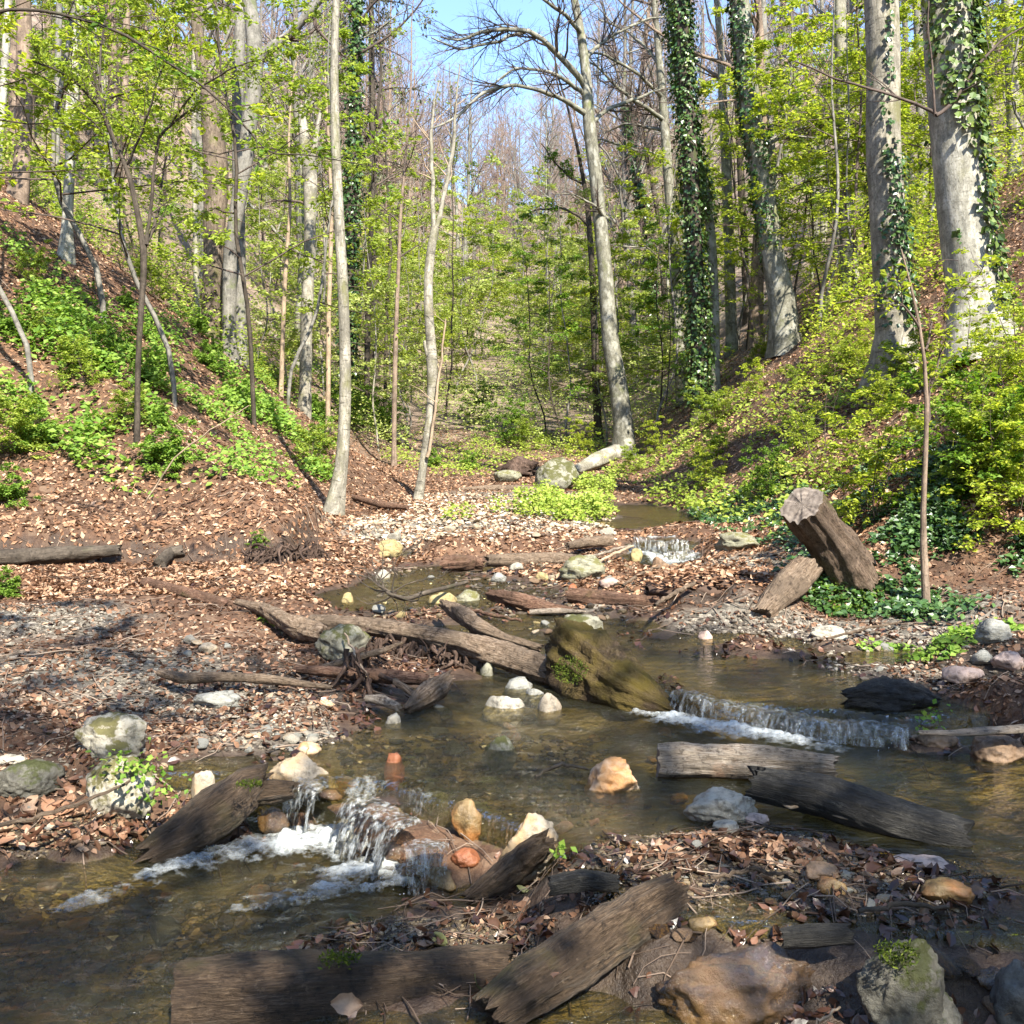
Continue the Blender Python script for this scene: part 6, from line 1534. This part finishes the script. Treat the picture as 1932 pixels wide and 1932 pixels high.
# low greenery
def cover(name, n, spots, size, hmax, mat, label, cat='plants', dense=.35):
    xs, ys = [], []
    A = np.array([r[2] * r[3] for r in spots]); A = A / A.sum()
    for (px, py, rx, ry), a in zip(spots, A):
        q = GPC(px, py); k = int(n * a)
        rr = np.sqrt(R.random(k)) ; t = R.uniform(0, 6.28, k)
        xs.append(q[0] + rx * rr * np.cos(t)); ys.append(q[1] + ry * rr * np.sin(t))
    x, y = np.concatenate(xs), np.concatenate(ys)
    c = fbm(np.stack([x * 2.2, y * 2.2, x * 0 + 4], -1), 3)
    k = (R.random(len(x)) < np.clip(.4 + dense + 2.4 * c, 0, 1))
    x, y, c = x[k], y[k], c[k]
    g = H(x, y); w = W(x, y); k = (g > w - .01) | (y > 17); x, y, g, c = x[k], y[k], g[k], c[k]
    m = len(x)
    z = g + hmax * np.clip(.5 + c, .15, 1.2) * R.uniform(.1, 1, m)
    D = np.stack([R.normal(0, 1, m), R.normal(0, 1, m), R.normal(0, .35, m)], 1)
    N = np.stack([R.normal(0, .5, m), R.normal(-.7, .5, m), np.ones(m)], 1)
    V, f = leaf_mesh(np.stack([x, y, z], 1), D, N, size * R.uniform(.55, 1.3, m), .7, .1)
    o = mk(name, V, f, M[mat], smooth=False); tag(o, label, cat, kind='stuff')
cover('ground_ivy', 46000, [(1800,1060,1.1,.9),(1700,1110,.7,.6),(1880,1110,.9,.6),(1620,1060,.5,.5),(1700,990,.8,.8),(1850,980,1.2,1.0),(1760,930,1.2,1.2),(1430,985,.6,.9),(1560,1090,.4,.35),(1650,1165,.3,.15),(1380,960,.7,1.2),(1900,880,1.5,1.5),(1620,930,1,1)], .05, .12, 'ivy', 'dark ivy carpeting the right bank around the leaning stump', 'ivy', .3)
cover('low_herbs', 46000, [(560,880,.5,.6),(490,880,.6,.6),(330,830,1.1,1.1),(440,770,1.4,1.6),(520,830,1.0,1.2),(380,720,1.5,2.0),(80,560,1.5,2.2),(60,660,1.3,1.6),(200,640,1.3,1.5),(450,680,1.4,2.0),(560,760,1.2,1.5),(240,780,.8,.7),(100,760,.8,.9),(620,720,1.6,2.0),(680,780,1.4,1.6),(180,860,.4,.3)], .075, .34, 'leaf_herb', 'fresh green herbs covering the left slope', 'herbs', -.08)
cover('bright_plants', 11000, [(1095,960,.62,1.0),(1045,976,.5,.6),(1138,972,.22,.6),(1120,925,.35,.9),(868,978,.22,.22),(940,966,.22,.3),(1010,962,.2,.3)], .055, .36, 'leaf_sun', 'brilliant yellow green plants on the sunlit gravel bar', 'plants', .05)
cover('bank_herbs', 22000, [(880,885,1.3,1.8),(840,865,1.5,2.0),(1240,880,.9,2.2),(1330,920,1.0,2.0),(1280,850,1.4,3),(1450,850,1.8,2.5),(1600,820,2.0,2.5),(1750,800,1.8,2.4),(1000,850,2,3)], .07, .3, 'leaf_bright', 'light green plants along the foot of the right slope and the stream bend', 'plants', .0)
cover('shore_plants', 1800, [(1840,1205,.25,.2),(1680,1240,.2,.1),(1860,1260,.15,.1),(1585,1100,.3,.2),(1780,1225,.2,.1),(520,1180,.1,.05)], .045, .06, 'leaf_herb', 'small green plants on the right shore', 'plants', .3)
def sprig(label, px, py, z, s):
    q = Z(px, py, z); n = int(60 * s)
    V, f = leaf_mesh(q + R.normal(0, 1, (n, 3)) * np.array([.05, .03, .045]) * s, R.normal(0, 1, (n, 3)), np.stack([R.normal(0, .5, n), R.normal(-.3, .5, n), np.ones(n)], 1), .022 * R.uniform(.7, 1.5, n), .8, .1)
    o = mk('sprig', V, f, M['leaf_herb'], loc=q, smooth=False); tag(o, label, 'plant', kind='stuff')
sprig('small bright green sprig right of the lower mossy boulder', 292,1470,.26,1.3)
sprig('green leaflets growing in the cleft between the two mossy boulders', 225,1440,.3,1.0)
sprig('green leaves caught on the lip of the long low waterfall', 1755,1355,.32,.8)
sprig('tiny green leaf on the driftwood root', 1060,1605,.22,.3)
def mossy(label, px, py, z, rx, rz, n):
    q = Z(px, py, z); a = R.uniform(0, 6.28, n); rr = np.sqrt(R.random(n))
    V, f = leaf_mesh(q + np.stack([rx * rr * np.cos(a), R.normal(0, .02, n), rz * rr * np.sin(a)], 1), np.stack([R.normal(0, .6, n), R.normal(-.5, .5, n), R.normal(.6, .4, n)], 1), R.normal(0, 1, (n, 3)), .012 * R.uniform(.6, 1.5, n), .4, .1)
    o = mk('moss', V, f, M['moss'], loc=q, smooth=False); tag(o, label, 'moss', kind='stuff')

mossy('mustard moss patch on top of the big sawn log', 640, 1808, .13, .055, .008, 260)
mossy('moss tufts on the left face of the mossy rotten stump', 1075, 1265, .36, .09, .07, 700)
mossy('moss tufts on the top of the broad dark wet slab', 470, 1480, .29, .05, .012, 180)
mossy('moss tufts on the moss topped boulder in the corner', 1690, 1800, .27, .05, .03, 320)
mossy('moss tufts on the moss flecked boulder far back', 1040, 900, 1.05, .22, .16, 500)
stick('pale driftwood stick lying across the lower right leaf bar', [(1340,1655,.235,.006),(1420,1640,.25,.008),(1500,1652,.245,.005)], 'log')
stick('dark stick at the water side of the lower right leaf bar', [(1620,1720,.22,.007),(1700,1705,.235,.008),(1790,1712,.22,.005)], 'dark')
stick('thin forked looking stick behind the slanting log', [(1180,1640,.23,.005),(1260,1655,.24,.006),(1330,1690,.22,.004)], 'log_brown')
stick('brown stick in the side stream left of the reddish log', [(880,1150,.34,.012),(930,1160,.35,.014),(985,1172,.33,.009)], 'log_brown')
stick('crooked dark stick across the midstream riffle', [(1010,1465,.2,.006),(1060,1440,.24,.008),(1110,1452,.22,.005)], 'dark')
